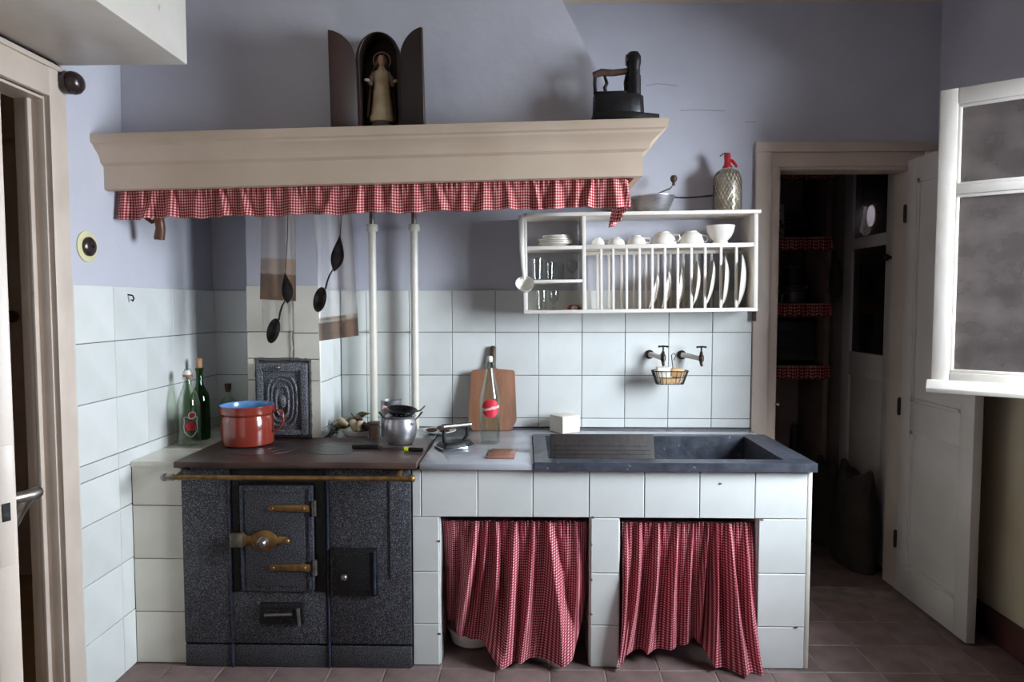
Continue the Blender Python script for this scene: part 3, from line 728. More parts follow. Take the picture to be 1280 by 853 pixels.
b_ = MB(); b_.cyl((-.95,2.412,.208),(-.85,2.412,.212),.006,8); b_.tube([(-.828,2.416,.232),(-.824,2.410,.20),(-.822,2.41,.17)],.006,8); b_.build('ash_handle', M['steel_worn'], ad, world=True)
sl = boxb(-.497,-.493,2.4335,2.437,.34,.70).build('slot', M['range_black'], rg, world=True)
boxb(X0, X1, 2.43, 2.446, .742, .752).build('front_lip', M['range_black'], rg, world=True)
tpz = .776
tpl = boxb(-1.264, -.388, 2.395, 2.848, .752, tpz).build('hotplate', M['top_plate'], rg, world=True, bevel=.005)
for (cx, cy, r) in ((-1.03,2.64,.14),(-.735,2.64,.125)):
    for rr in ((r, r*.66, r*.3) if r > .13 else (r, r*.62)):
        q = MB(); q.lathe([(rr-.003,0),(rr,0),(rr,.0016),(rr-.003,.0016)],40,(cx,cy,tpz-.0004),closed=True); q.build('cooking_ring', M['ring_iron'], tpl, world=True)
    q = MB(); q.lathe([(0,0),(r-.012,0),(r-.012,.001),(0,.001)],40,(cx,cy,tpz-.0003)); q.build('cooking_disc', M['ring_iron'], tpl, world=True)
rl = MB(); rl.cyl((-1.275,2.365,.727),(-.415,2.365,.727),.0085,14); ro = rl.build('rail', M['brass'], rg, world=True)
for x, s_ in ((-1.275,-1),(-.405,1)):
    e_ = MB(); e_.ball((x+s_*.004,2.365,.727),.0145,14); e_.cyl((x-s_*.03,2.365,.727),(x,2.365,.727),.012,12); e_.build('rail_finial', M['brass' if s_ > 0 else 'steel_worn'], ro, world=True)
    e_ = MB(); e_.tube([(x-s_*.045,2.365,.727),(x-s_*.045,2.40,.738),(x-s_*.045,2.432,.745)],[.013,.009,.011],10); e_.build('rail_bracket', M['brass' if s_ > 0 else 'steel_worn'], ro, world=True)

# soot door on the chimney breast
sd = thing('soot_door', 'ornate cast-iron soot door set in the chimney breast', 'soot door', (-1.02, BY, .776))
FX0, FX1, FZ0, FZ1 = -1.128, -.917, .790, 1.094
def fp(x0,x1,z0,z1,y0,y1,nm,par=None,bv=.003): return boxb(x0,x1,y0,y1,z0,z1).build(nm, M['flue_iron'], par or sd, world=True, bevel=bv)
fp(FX0,FX1,FZ0,FZ1,BY-.012,BY+.008,'plate')
for (a,b,c,d_) in ((FX0,FX0+.026,FZ0,FZ1),(FX1-.026,FX1,FZ0,FZ1),(FX0+.026,FX1-.026,FZ1-.036,FZ1),(FX0+.026,FX1-.026,FZ0,FZ0+.022)): fp(a,b,c,d_,BY-.024,BY-.012,'frame_bar')
cx = (FX0+FX1)/2
for i,(hw,z0,z1,r) in enumerate(((.062,.825,1.04,.006),(.046,.845,1.02,.005),(.026,.87,.995,.006))):
    pts = []
    for k in range(28):
        a = 2*PI*k/28; c_, s_ = math.cos(a), math.sin(a)
        pts.append((cx+hw*math.copysign(abs(c_)**.6,c_), BY-.014, (z0+z1)/2+(z1-z0)/2*math.copysign(abs(s_)**.75,s_)))
    q = MB(); q.tube(pts, r, 8, True); q.build('relief_scroll', M['flue_iron'], sd, world=True)
q = MB(); q.ball((cx, BY-.014, .93), .018, 14, 1, .5, 1.6); q.build('relief_boss', M['flue_iron'], sd, world=True)
q = MB(); q.ball((cx-.012, BY-.03, 1.076), .012, 12); q.cyl((cx-.012,BY-.02,1.076),(cx-.012,BY-.03,1.076),.005); q.build('knob', M['steel_worn'], sd, world=True)
boxb(FX0-.01,FX1+.01,BY-.026,BY+.0,.777,.790).build('sill', M['range_black'], sd, world=True, bevel=.003)

# tiled ledge left of and behind the range
lg = thing('tiled_ledge', 'cream tiled ledge between the range and the left wall', 'ledge', (-1.365, 2.8, 0))
boxb(XL+.013, -1.264, 2.468, YB-.014, 0, .742).build('core', M['grout'], lg, world=True)
for r0, r1 in ((0,.196),(.196,.397),(.397,.597),(.597,.748)): tile(lg, XL+.012, -1.262, r0, r1, 2.468, '-y', M['tile_cream'], .010, .003)
boxb(-1.264, -1.180, 2.856, YB-.014, 0, .742).build('core', M['grout'], lg, world=True)
for c0, c1, xe in ((2.452,2.66,-1.266),(2.66,2.85,-1.266),(2.85,YB-.014,-1.178)): tile(lg, XL+.012, xe, c0, c1, .742, '+z', M['tile_cream'], .022, .003)
lg2 = thing('back_ledge', 'pale tiled ledge behind the hotplate under the pipes', 'ledge', (-.64, 3.03, 0))
boxb(-.861, -.418, 2.856, YB-.014, .0, .742).build('core', M['grout'], lg2, world=True)
for c0, c1 in ((-.860,-.63),(-.63,-.392)): tile(lg2, c0, c1, 2.850, YB-.014, .742, '+z', M['marble'], .022, .002)

# ================================================================== TILED COUNTER
ct = thing('tiled_counter', 'white tiled masonry counter with two curtained openings', 'counter', (.31, 2.82, 0))
CF = 2.470
core = MB()
core.box(-.414,-.319,CF,YB-.014,0,.735); core.box(.241,.342,CF,YB-.014,0,.563); core.box(.850,1.020,CF,YB-.014,0,.563)
core.box(-.319,1.020,CF,2.486,.563,.735); core.box(-.319,1.020,2.955,YB-.014,.563,.735); core.box(.960,1.020,2.486,2.955,.563,.735)
core.build('masonry_core', M['masonry'], ct, world=True)
boxb(-.32,.85,YB-.05,YB-.014,0,.56).build('back_panel', M['masonry'], ct, world=True)
TF = dict(th=.010, gap=.003)
for a, b in ((-.416,-.382),(-.382,-.175),(-.175,.027),(.027,.232),(.232,.433),(.433,.633),(.633,.833),(.833,1.022)):
    tile(ct, a, b, .560, .738, CF, '-y', M['tile'], **TF)
for a, b, rr in ((-.416,-.317,(.0,.158,.354,.560)),(.239,.344,(.0,.158,.354,.560)),(.848,1.022,(.0,.158,.357,.560))):
    for r0, r1 in zip(rr[:-1], rr[1:]): tile(ct, a, b, r0, r1, CF, '-y', M['tile'], **TF)
# inner reveals and end bead
for x, f in ((-.319,'+x'),(.342,'+x')):
    for r0, r1 in ((0,.158),(.158,.354),(.354,.56)): tile(ct, CF, CF+.19, r0, r1, x, f, M['tile'], .006)
for x in (.241,.850):
    for r0, r1 in ((0,.158),(.158,.354),(.354,.56)): tile(ct, CF, CF+.19, r0, r1, x, '-x', M['tile'], .006)
boxb(1.023, 1.040, CF-.008, YB-.03, 0, .737).build('end_slab', M['tile_cream'], ct, world=True, bevel=.004)
random.seed(11)
for (x, z) in ((.245,.562),(.706,.69),(.99,.158),(.858,.557),(-.318,.47),(.24,.46),(.24,.2),(-.318,.12),(.24,.33)):
    q = MB(); pts = [(x+random.uniform(.004,.009)*math.cos(a), z+random.uniform(.003,.006)*math.sin(a)) for a in [2*PI*k/9 for k in range(9)]]
    q.prism(pts, 'y', CF-.0112, CF-.0095); q.build('chip', M['grout'], ct, world=True)

# worktop (grey marble, L shaped)
wt = MB(); wt.prism([(-.386,2.440),(.030,2.440),(.030,2.985),(1.036,2.985),(1.036,YB-.014),(-.386,YB-.014)],'z',.739,.763)
wto = wt.build('marble_worktop', M['marble'], bevel=.004); tag(wto, 'polished grey marble worktop running behind the sink', 'worktop')

# stone sink
sk = thing('stone_sink', 'dark slate stone sink with a deep basin let into the counter', 'sink', (.54, 2.71, .60))
SX0, SX1, SY0, SY1, SZ = .032, 1.046, 2.436, 2.984, .770
bx0, bx1, by0, by1, bd = .085, .945, 2.500, 2.940, .60
rim = MB(); zt, zb_ = SZ, .7385
rim.box(SX0,bx0,SY0,SY1,zb_,zt); rim.box(bx1,SX1,SY0,SY1,zb_,zt); rim.box(bx0,bx1,SY0,by0,zb_,zt); rim.box(bx0,bx1,by1,SY1,zb_,zt)
rim.build('rim', M['slate'], sk, world=True)
bs = MB(); bs.box(bx0-.012,bx0,by0-.012,by1+.012,bd,zb_); bs.box(bx1,bx1+.012,by0-.012,by1+.012,bd,zb_); bs.box(bx0,bx1,by0-.012,by0,bd,zb_); bs.box(bx0,bx1,by1,by1+.012,bd,zb_); bs.box(bx0-.012,bx1+.012,by0-.012,by1+.012,bd-.012,bd)
bs.build('basin', M['slate'], sk, world=True)
# washboard leaning in the sink
wbd = thing('washboard', 'dark wet wooden washboard leaning in the stone sink', 'washboard', (.29, 2.56, .602))
rot = Matrix.Translation((.29,2.52,.606)) @ Matrix.Rotation(math.radians(-22),4,'X')
bo = boxb(-.195,.200,-.012,.012,0,.250).xf(rot); bo.build('board', M['washwood'], wbd, world=True, bevel=.003)
for k in range(9):
    q = MB(); q.box(-.18,.185,-.0135,-.011,.075+.016*k,.083+.016*k); q.xf(rot); q.build('ridge', M['washwood'], wbd, world=True, bevel=.0015)

# ================================================================== CURTAINS
def lerp_pts(pts, u):
    for a, b in zip(pts[:-1], pts[1:]):
        if u <= b[0]:
            t = (u-a[0])/(b[0]-a[0]+1e-9); t = t*t*(3-2*t)
            return [a[i]+(b[i]-a[i])*t for i in range(1, len(a))]
    return list(pts[-1][1:])
def curtain(x0, x1, ztop, ytop, hem, folds, seed, fab, amp=.020, nu=320, nv=70):
    # folds: list of (u at top, u at hem, width, depth) ridges pushed towards the room
    rnd = random.Random(seed); ph = [rnd.random()*6.28 for _ in range(8)]
    def relief(u, v):
        d = 0
        for (ut, ub, wd, dp, v0) in folds:
            c = ut+(ub-ut)*v; w_ = wd*(.5+1.1*v); t = (u-c)/w_
            k = max(0, min(1, (v-v0)/.12+1))
            d -= dp*k*(math.exp(-t*t*2.2)-.35*math.exp(-(t-1.25)**2*3)-.25*math.exp(-(t+1.3)**2*3))
        return d
    def fn(u, v):
        hx, hy, hz = lerp_pts(hem, u)
        tx = x0+(x1-x0)*u
        ed = max(0, 1-min(u, 1-u)/.15)
        x = tx+(hx-tx)*(v**(1.9+1.3*ed)); z = ztop+(hz-ztop)*v+.003*math.sin(2*PI*u*31)*max(0,1-v*14)
        y = ytop+(hy-ytop)*(v**(1.3-.65*ed))
        y += amp*relief(u, v)*(.35+.65*min(1, v*2.2))
        y += .0034*math.sin(2*PI*u*34+ph[5]+1.8*math.sin(2*PI*u*7))*max(0, 1-v*6)
        y += .004*math.sin(7*v+11*u+ph[6])*v+.003*math.sin(2*PI*u*9+5*v+ph[7])*min(1, v*3)
        return (x, y, z)
    m_ = MB(); m_.grid(fn, nu, nv, lambda u, v: (u*fab, v*.55)); return m_
c1 = curtain(-.308,.229,.538,2.492,[(0,-.300,2.60,.115),(.12,-.270,2.58,.105),(.17,-.245,2.52,.085),(.36,-.15,2.49,.070),(.45,-.085,2.448,.018),(.56,-.03,2.448,.022),(.70,.03,2.452,.034),(.84,.13,2.452,.020),(.92,.175,2.462,.045),(.97,.213,2.490,.17),(1.0,.224,2.515,.22)],[(.07,.03,.06,.5,0),(.235,.16,.042,1.35,0),(.31,.25,.022,.5,0),(.375,.405,.035,1.1,0),(.50,.47,.045,1.25,0),(.63,.60,.03,.7,0),(.73,.86,.055,1.3,0),(.92,.96,.05,.4,0)],4,.68,.036)
co = c1.build('gingham_curtain', M['gingham_curtain']); tag(co, 'red gingham curtain beside the range, hem bunched to the floor', 'curtain')
c2 = curtain(.358,.836,.535,2.492,[(0,.337,2.432,.012),(.07,.354,2.440,.015),(.11,.372,2.50,.045),(.25,.45,2.505,.042),(.45,.57,2.508,.062),(.57,.635,2.505,.092),(.64,.650,2.49,.080),(.72,.69,2.455,.022),(.78,.735,2.432,.010),(.86,.79,2.426,.010),(1.0,.862,2.424,.004)],[(.03,.02,.025,.7,0),(.13,.13,.045,1.2,0),(.27,.27,.04,1.2,0),(.42,.38,.035,1.0,0),(.54,.50,.025,.6,0),(.66,.60,.022,.9,0),(.725,.72,.03,1.3,0),(.82,.86,.045,1.3,0),(.94,.96,.03,.7,0)],9,.66,.033)
co2 = c2.build('gingham_curtain', M['gingham_curtain']); tag(co2, 'red gingham curtain under the sink, hem lifted in the middle', 'curtain')
for (a,b,cu,nm) in ((-.318,.240,co,'range'),(.343,.849,co2,'sink')):
    q = MB(); q.cyl((a,2.494,.538),(b,2.494,.535),.003,8); q.build('curtain_wire', M['wire'], cu)
pn = thing('enamel_basin', 'pale enamel basin stored behind the curtain beside the range', 'basin', (-.205, 2.66, 0))
q = MB(); q.lathe([(0,0),(.075,0),(.09,.01),(.10,.06),(.108,.064),(.108,.068),(.097,.066),(.086,.012),(0,.008)],36); q.build('bowl', M['enamel_white'], pn)

# ================================================================== THINGS ON THE MANTEL
SH = 1.913
# shrine
sx, sy = -.500, 2.415; sz = SH+tz(-.500)
shr = thing('wooden_shrine', 'small dark wooden triptych shrine with arched open doors on the mantel', 'shrine', (sx, sy, sz), (0,-TILT,0))
hw, ht, sp_ = .077, .335, .245
def arch(hw_, zsp, zt_, n_=14, inset=0):
    return [(-hw_,0),(hw_,0)]+[(hw_*math.cos(PI*k/n_), zsp+(zt_-zsp)*math.sin(PI*k/n_)) for k in range(n_+1)]
q = MB(); q.prism(arch(hw,sp_,ht),'y',.046,.056); q.build('back_board', M['shrine_wood'], shr)
# arched frame ring
def ring(o_, i_, y0, y1):
    m_ = MB(); n_ = len(o_)
    vs_ = [(x,y0,z) for x,z in o_]+[(x,y0,z) for x,z in i_]+[(x,y1,z) for x,z in o_]+[(x,y1,z) for x,z in i_]
    fs_ = []
    for k in range(n_):
        j = (k+1) % n_
        fs_ += [(k,j,j+n_,k+n_), (k+2*n_,k+3*n_,j+3*n_,j+2*n_), (k,k+2*n_,j+2*n_,j), (k+n_,j+n_,j+3*n_,k+3*n_)]
    return m_.add(vs_, fs_)
oa = arch(hw,sp_,ht); ia = [(x*.84, .012+z*.955) for x, z in arch(hw,sp_,ht)]
ring(oa, ia, -.045, .046).build('case', M['shrine_wood'], shr, bevel=.0015, seg=1)
q = MB(); q.prism([(x*.83, .013+z*.95) for x,z in arch(hw,sp_,ht)],'y',.040,.0455); q.build('lining', M['shrine_wood'], shr)
for s_ in (-1,1):
    poly = [(0,0),(.090,0),(.090,ht-.004)]+[(.090-.088*math.sin(PI/2*k/10), sp_+(ht-.004-sp_)*math.cos(PI/2*k/10)) for k in range(1,11)]+[(0,sp_-.01)]
    m_ = MB(); m_.prism(poly,'y',-.006,.006)
    m_.xf(Matrix.Translation((s_*hw,-.042,0)) @ Matrix.Rotation(-s_*math.radians(24),4,'Z') @ Matrix.Diagonal((s_,1,1,1)))
    m_.build('shrine_door', M['shrine_wood'], shr, bevel=.002)
q = MB(); q.lathe([(0,0),(.006,0),(.004,.006),(.006,.010),(0,.014)],10,(0,0,ht-.003)); q.build('finial', M['shrine_wood'], shr)
# figurine
fg = thing('saint_figurine', 'small ivory robed devotional figurine with a halo inside the shrine', 'figurine', (sx-.001, sy-.004, sz+.0165), (0,0,math.radians(8)))
fg.scale = (1.22, 1.1, 1.22)
q = MB(); q.lathe([(0,0),(.030,0),(.032,.006),(.027,.012),(.028,.020),(0,.022)],20); q.build('pedestal', M['mantle'], fg)
q = MB(); q.lathe([(0,.02),(.033,.02),(.036,.03),(.031,.042),(.029,.06),(.026,.09),(.022,.125),(.0235,.145),(.020,.160),(.010,.170),(.008,.178),(0,.18)],28,(0,0,0),None,1,.72)
q.warp(lambda x,y,z: (x*(1+.05*math.sin(9*math.atan2(y,x))*max(0,1-z/.15)), y*(1+.05*math.sin(9*math.atan2(y,x))*max(0,1-z/.15)), z)); q.build('robe', M['robe'], fg)
q = MB(); q.grid(lambda u,v: ((.0285+.012*(1-v)+.003*math.sin(14*u))*math.sin((u-.5)*4.1)*(1-.45*v**3), .006+(.022+.004*(1-v))*math.cos((u-.5)*4.1)*(1-.35*v**2), .034+.158*v),30,14); q.build('mantle', M['mantle'], fg)
q = MB(); q.ball((0,-.002,.192),.0125,16,.92,1,1.25); q.build('head', M['skin_paint'], fg)
q = MB(); q.grid(lambda u,v: (.0155*math.sin((u-.5)*4.4)*(1-.75*v**3),.002+.014*math.cos((u-.5)*4.4)*(1-.6*v**4),.176+.034*v),20,10); q.build('veil', M['robe'], fg)
for s_ in (-1,1):
    q = MB(); q.tube([(s_*.020,0,.158),(s_*.030,-.006,.138),(s_*.032,-.016,.122),(s_*.038,-.026,.128)],[.008,.008,.007,.004],10); a_ = q.build('arm', M['mantle'], fg)
    q = MB(); q.ball((s_*.040,-.028,.129),.0055,8,1.3,1,.8); q.build('hand', M['skin_paint'], a_)
q = MB(); q.tube([(.024*math.cos(a),.012,.196+.024*math.sin(a)) for a in [2*PI*k/28 for k in range(28)]],.0014,6,True); q.build('halo', M['gilt'], fg)

# charcoal iron with chimney
ix, iy = .325, 2.405; iz = SH+tz(ix)
ir = thing('charcoal_iron', 'old black charcoal iron with a chimney funnel on the mantel', 'charcoal iron', (ix, iy, iz), (0,-TILT,0))
def boat(hl, tip, hw_, n_=8):   # sole outline, tip towards +x
    return [(-hl,-hw_),(hl*.35,-hw_),(hl*.75,-hw_*.62),(tip,0),(hl*.75,hw_*.62),(hl*.35,hw_),(-hl,hw_)]
q = MB(); q.prism(boat(.095,.138,.046),'z',0,.042); q.build('sole', M['black_iron'], ir, bevel=.003)
q = MB(); o1 = boat(.090,.086,.042); n_=len(o1)
q.add([(x,y,.042) for x,y in o1]+[(x*.97,y*.95,.105) for x,y in o1],[tuple(range(n_)),tuple(range(2*n_-1,n_-1,-1))]+[(k,(k+1)%n_,(k+1)%n_+n_,k+n_) for k in range(n_)]); bod = q.build('body', M['black_iron'], ir, bevel=.003)
q = MB(); q.box(-.088,.02,-.038,.038,.105,.113); q.build('lid', M['black_iron'], ir, bevel=.003)
q = MB(); q.lathe([(.016,.10),(.024,.10),(.025,.17),(.022,.172),(.022,.20),(.026,.215),(.026,.235),(.018,.25),(0,.252)],20,(.050,0,0)); q.build('chimney', M['black_iron'], ir)
q = MB(); q.lathe([(0,0),(.019,0),(.019,.012),(0,.012)],18,(.036,0,.226),Matrix.Rotation(-PI/2,4,'Y')); q.build('funnel_mouth', M['range_black'], ir)
q = MB(); q.tube([(-.082,0,.11),(-.084,0,.15),(-.082,0,.183)],.006,8); q.tube([(-.045,0,.112),(-.05,.0,.135),(-.042,0,.15),(-.05,0,.176)],[.005,.007,.006,.005],8); q.tube([(.022,0,.112),(.02,0,.15),(.028,0,.182)],.005,8); q.build('handle_post', M['black_iron'], ir)
q = MB(); q.tube([(-.088,0,.178),(-.06,0,.187),(-.02,0,.184),(.028,0,.189)],[.011,.013,.0115,.011],12); q.build('grip', M['handle_wood'], ir)
q = MB(); q.ball((-.082,0,.118),.008,8); q.build('lid_latch', M['black_iron'], ir)

# ================================================================== PLATE RACK
RT = .0125
RX, RYF, RZ = -.008, 2.975, 1.297
rk = thing('plate_rack', 'white painted wooden plate rack hung on the back wall', 'plate rack', (RX, RYF, RZ), (0,-RT,0))
D = YB-RYF-.0125; RW, RH = 1.012, .436
def rb(x0,x1,z0,z1,nm,y0=0,y1=None,bv=.0025): return boxb(x0,x1,y0,D if y1 is None else y1,z0,z1).build(nm, M['rack_paint'], rk, bevel=bv)
rb(.016,1.022,RH-.016,RH,'top_board',-.008); rb(0,RW,0,.016,'bottom_board')
rb(0,.018,.016,RH-.0,'side_board'); rb(RW-.018,RW,.016,RH-.016,'side_board'); rb(.256,.272,.016,RH-.016,'divider')
rb(.272,RW-.018,.278,.296,'shelf'); rb(.018,.256,.278,.294,'shelf'); rb(.018,.256,.134,.148,'shelf')
slx = [.338,.390,.448,.504,.559,.614,.669,.728,.787,.855,.921]
for x in slx:
    rb(x-.0055,x+.0055,.016,.278,'slat',.004,.014,.002)
    rb(x-.0055,x+.0055,.016,.278,'slat',D-.035,D-.025,.002)
rb(.272,RW-.018,.262,.278,'slat_rail',D-.036,D-.024)
ws_ = boxb(1.034,1.046,YB-.045,YB-.0225,1.262,1.585).build('wood_strip', M['handle_wood'], bevel=.002)
ws_.location.x += .006; tag(ws_, 'narrow dark wooden strip between the plate rack and pantry casing', 'wood strip')
def rz(x, zl): return RZ+zl+RT*(x-RX)

# plates standing in the rack
def plate_prof(r, depth=.030):
    return [(0,0),(r*.55,0),(r*.60,.002),(r*.78,depth*.55),(r,depth),(r,depth+.003),(r*.77,depth*.62+.003),(r*.57,.0055),(0,.005)]
# slat x, radius, turn towards the room, lean in degrees, offset from the slat, centre depth
pinfo = [(.551,.082,.85,14,.010,3.075),(.606,.086,.85,10,.014,3.075),(.661,.090,.85,7,.022,3.072),(.720,.105,.45,6,.026,3.0585),(.779,.108,.55,10,.022,3.055),(.847,.115,.75,3,.030,3.0475),(.913,.119,.85,4,.034,3.0435)]
for i, (xs, r, yf, lean, dx, cy_) in enumerate(pinfo):
    lab = ['small white plate standing leftmost among the racked plates','small white plate standing second in the plate rack','small white plate standing third in the plate rack','medium white plate standing fourth in the plate rack','medium white plate standing fifth in the plate rack','large white plate standing sixth in the plate rack','large white plate standing at the right end of the plate rack'][i]
    xc = xs+RX+.012
    dpt = .026; pm = MB(); pm.lathe([(0,0)]+[(r*k/12, dpt*(k/12)**2.3) for k in range(1,13)]+[(r,dpt+.003)]+[(r*k/12, dpt*(k/12)**2.3+.0045) for k in range(11,0,-1)]+[(0,.0045)],40)
    yaw_ = -math.atan2(xc, 3.06)*yf
    R_ = Matrix.Rotation(yaw_,4,'Z') @ Matrix.Rotation(math.radians(lean),4,'Y') @ Matrix.Rotation(-PI/2,4,'Y')
    pm.xf(R_)
    mnz = min(v[2] for v in pm.v); 
    po_ = pm.build('plate', M['china'])
    lowx = min(pm.v, key=lambda v: v[2])[0]
    po_.location = (xs+RX+dx-lowx, cy_, RZ+.016+RT*(xs+dx)-mnz+.0008)
    tag(po_, lab, 'plate', 'plates standing in the rack')

# stacked plates in the left cell
zz = rz(.13,.294)
for k in range(5):
    r = (.078,.080,.078,.064,.062)[k]; dx = (.0,.004,-.003,.006,.002)[k]
    pm = MB(); pm.lathe(plate_prof(r,.014),36); p_ = pm.build('plate', M['china']); p_.location = (.135+dx, 3.07, zz+.0003); p_.rotation_euler = (0,-RT,0); zz += .0085
    tag(p_, ['lowest white plate of the stack in the plate rack','second white plate from the bottom of the rack stack','middle white plate of the stack in the plate rack','small white plate second from top of the rack stack','topmost small white plate of the stack in the plate rack'][k], 'plate', 'plates stacked in the rack')

def cup(name, x, y, r, h, hang, label, up=False, mt='china', grp='cups on the rack shelf'):
    t = thing(name, label, 'cup', (x, y, rz(x,.296)+.0004), (0,-RT,hang), grp); t.rotation_mode = 'ZYX'
    pr = [(r,0),(r*.97,h*.25),(r*.86,h*.6),(r*.62,h*.88),(r*.45,h*.93),(r*.45,h),(r*.40,h),(r*.38,h*.95),(0,h*.94),(0,h*.88),(r*.55,h*.83),(r*.8,h*.56),(r*.91,h*.24),(r*.945,0)]
    q = MB(); q.lathe(pr,36,closed=False); q.f = [f for f in q.f if len(f) <= 4]
    q.lathe([(r*.945,0),(r,0),(r,.0006),(r*.945,.0006)],36,closed=True)
    q.build('bowl', M[mt], t)
    hh = MB(); hh.tube([(r*.93,0,h*.30),(r*1.25,0,h*.22),(r*1.45,0,h*.42),(r*1.36,0,h*.68),(r*.72,0,h*.76)],[.0035]*5,8); hh.build('handle', M[mt], t)
    return t
cup('cup', .322,3.06,.030,.036,math.radians(60),'small white cup upside down leftmost on the rack shelf')
cup('cup', .402,3.06,.040,.036,math.radians(150),'small white cup upside down second on the rack shelf')
cup('cup', .492,3.06,.042,.044,math.radians(-12),'white cup upside down third on the rack shelf, handle turned right')
cup('cup', .612,3.06,.056,.058,math.radians(-42),'large white cup upside down in the middle of the rack shelf')
cup('cup', .735,3.06,.054,.060,math.radians(15),'large white cup upside down beside the upright bowl')
bl = thing('footed_bowl', 'white footed china bowl standing upright on the rack shelf', 'bowl', (.862,3.06,rz(.862,.296)+.0004), (0,-RT,0))
q = MB(); q.lathe([(0,0),(.032,0),(.033,.012),(.030,.016),(.045,.03),(.058,.055),(.063,.082),(.0605,.083),(.055,.056),(.042,.034),(.02,.02),(0,.019)],36); q.build('bowl', M['china'], bl)

# tumblers
def tumbler(x, y, zl, r, h, label, grp, stem=False):
    t = thing('tumbler', label, 'glass', (x,y,RZ+zl+RT*(x-RX)+.0004), group=grp)
    q = MB()
    pr = [(0,0),(r*.82,0),(r,h),(r-.0018,h),(r*.80-.0015,.006),(0,.006)]
    if stem: pr = [(0,0),(r*.8,0),(r*.75,.004),(r*.22,.010),(r*.2,h*.35),(r*.8,h*.5),(r,h*.8),(r*.9,h),(r*.86,h),(r*.94,h*.8),(r*.74,h*.52),(0,h*.42)]
    q.lathe(pr,24); q.build('wall', M['tumbler'], t); return t
tumbler(.052,3.05,.148,.028,.098,'tall clear tumbler on the middle left shelf of the rack','glasses in the rack')
tumbler(.108,3.06,.148,.022,.080,'short clear glass left of its twin on the rack middle shelf','glasses in the rack')
tumbler(.152,3.08,.148,.022,.078,'short clear glass right of its twin on the rack middle shelf','glasses in the rack')
tumbler(.208,3.08,.148,.026,.085,'clear stemmed glass by the divider in the plate rack','glasses in the rack',True)
tumbler(.070,3.05,.016,.026,.085,'clear glass at the left of the rack bottom cell','glasses in the rack')
tumbler(.125,3.06,.016,.024,.085,'clear stemmed glass in the rack bottom cell','glasses in the rack',True)
kn_ = thing('shell_knob', 'little red and white trinket in the bottom cell of the plate rack', 'trinket', (.215,3.05,rz(.215,.016)+.0004))
q = MB(); q.lathe([(0,0),(.028,0),(.030,.008),(.022,.018),(.01,.022),(0,.022)],20); q.build('red_cap', M['rubber'], kn_)
q = MB(); q.lathe([(0,0),(.012,0),(.014,.010),(.007,.016),(0,.017)],16,(0,-.024,.0)); q.build('white_cap', M['china'], kn_)

# ladle hanging on the rack's left end
ld = thing('ladle', 'white enamel ladle hanging on the left end of the plate rack', 'ladle', (-.010,2.945,1.40))
q = MB(); q.tube([(-.020,2.962,1.722),(-.020,2.957,1.70),(-.018,2.952,1.60),(-.012,2.950,1.50),(-.006,2.952,1.447)],[.010,.012,.011,.008,.006],12,flat=.55); q.build('handle', M['enamel_white'], ld, world=True)
q = MB(); q.lathe([(0,-.040),(.018,-.036),(.032,-.022),(.040,0),(.041,.003),(.0385,.002),(.030,-.020),(.017,-.033),(0,-.037)],28,(0,0,0))
q.xf(Matrix.Translation((-.003,2.938,1.428)) @ Matrix.Rotation(math.radians(52),4,'X')); q.build('bowl', M['enamel_white'], ld, world=True)

# food mill and siphon on the rack top
RTOP = RH
fm = thing('food_mill', 'steel food mill with crank and long handle on top of the rack', 'food mill', (.565,3.075,rz(.565,RTOP)+.0004), (0,-RT,0))
q = MB(); q.lathe([(0,0),(.062,0),(.066,.004),(.095,.070),(.100,.072),(.100,.076),(.093,.074),(.063,.007),(0,.004)],40); bw = q.build('bowl', M['aluminium'], fm)
q = MB(); q.tube([(.095,0,.072),(.14,0,.070),(.20,.0,.072),(.262,-.01,.076)],[.005,.006,.0065,.008],10,flat=.6); q.build('handle', M['black_iron'], fm)
q = MB(); q.tube([(-.02,0,.02),(0,0,.075),(.012,-.005,.085),(.075,-.012,.11),(.088,-.014,.125)],.0035,8); ck = q.build('crank', M['steel_worn'], fm)
q = MB(); q.lathe([(0,0),(.007,0),(.006,.012),(.014,.022),(.016,.034),(.010,.044),(0,.046)],16,(.090,-.014,.122)); q.build('crank_knob', M['handle_wood'], ck)
q = MB(); q.box(-.09,.09,-.006,.006,.068,.073); q.build('cross_bar', M['steel_worn'], fm, bevel=.001)
q = MB(); q.tube([(-.098,0,.07),(-.108,0,.066),(-.106,0,.05),(-.094,0,.05)],.003,8); q.build('rest_hook', M['steel_worn'], fm)
si = thing('soda_siphon', 'wire-mesh covered glass soda siphon with a red head', 'soda siphon', (.894,3.075,rz(.894,RTOP)+.0004), (0,-RT,0))
pr = [(0,0),(.058,0),(.060,.006),(.060,.135),(.056,.160),(.042,.182),(.024,.194),(.017,.198),(0,.198)]
M['siphon_glass'] = mat('siphon_glass', (178,168,148), .25, .3, col2=(146,136,116), scale=8)
q = MB(); q.lathe(pr,36); q.build('bottle', M['siphon_glass'], si)
ms_ = MB()
for k in range(22):
    for s_ in (-1,1):
        ms_.tube([((r_+.0012)*math.cos(2*PI*k/22+s_*h_*9), (r_+.0012)*math.sin(2*PI*k/22+s_*h_*9), h_) for r_, h_ in [(.060,.004+.0145*j) for j in range(10)]+[(.0565,.157),(.049,.173),(.042,.182)]], .0011, 4)
mo_ = ms_.build('wire_mesh', M['steel_worn'], si); mo_['kind'] = 'stuff'
q = MB(); q.lathe([(0,.196),(.020,.196),(.022,.202),(.016,.210),(.013,.230),(.015,.250),(.012,.262),(0,.264)],20); hd_ = q.build('head', M['siphon_red'], si)
q = MB(); q.tube([(0,0,.235),(.022,-.004,.226),(.036,-.006,.208),(.040,-.006,.198)],[.007,.007,.006,.005],10); q.build('spout', M['siphon_red'], hd_)
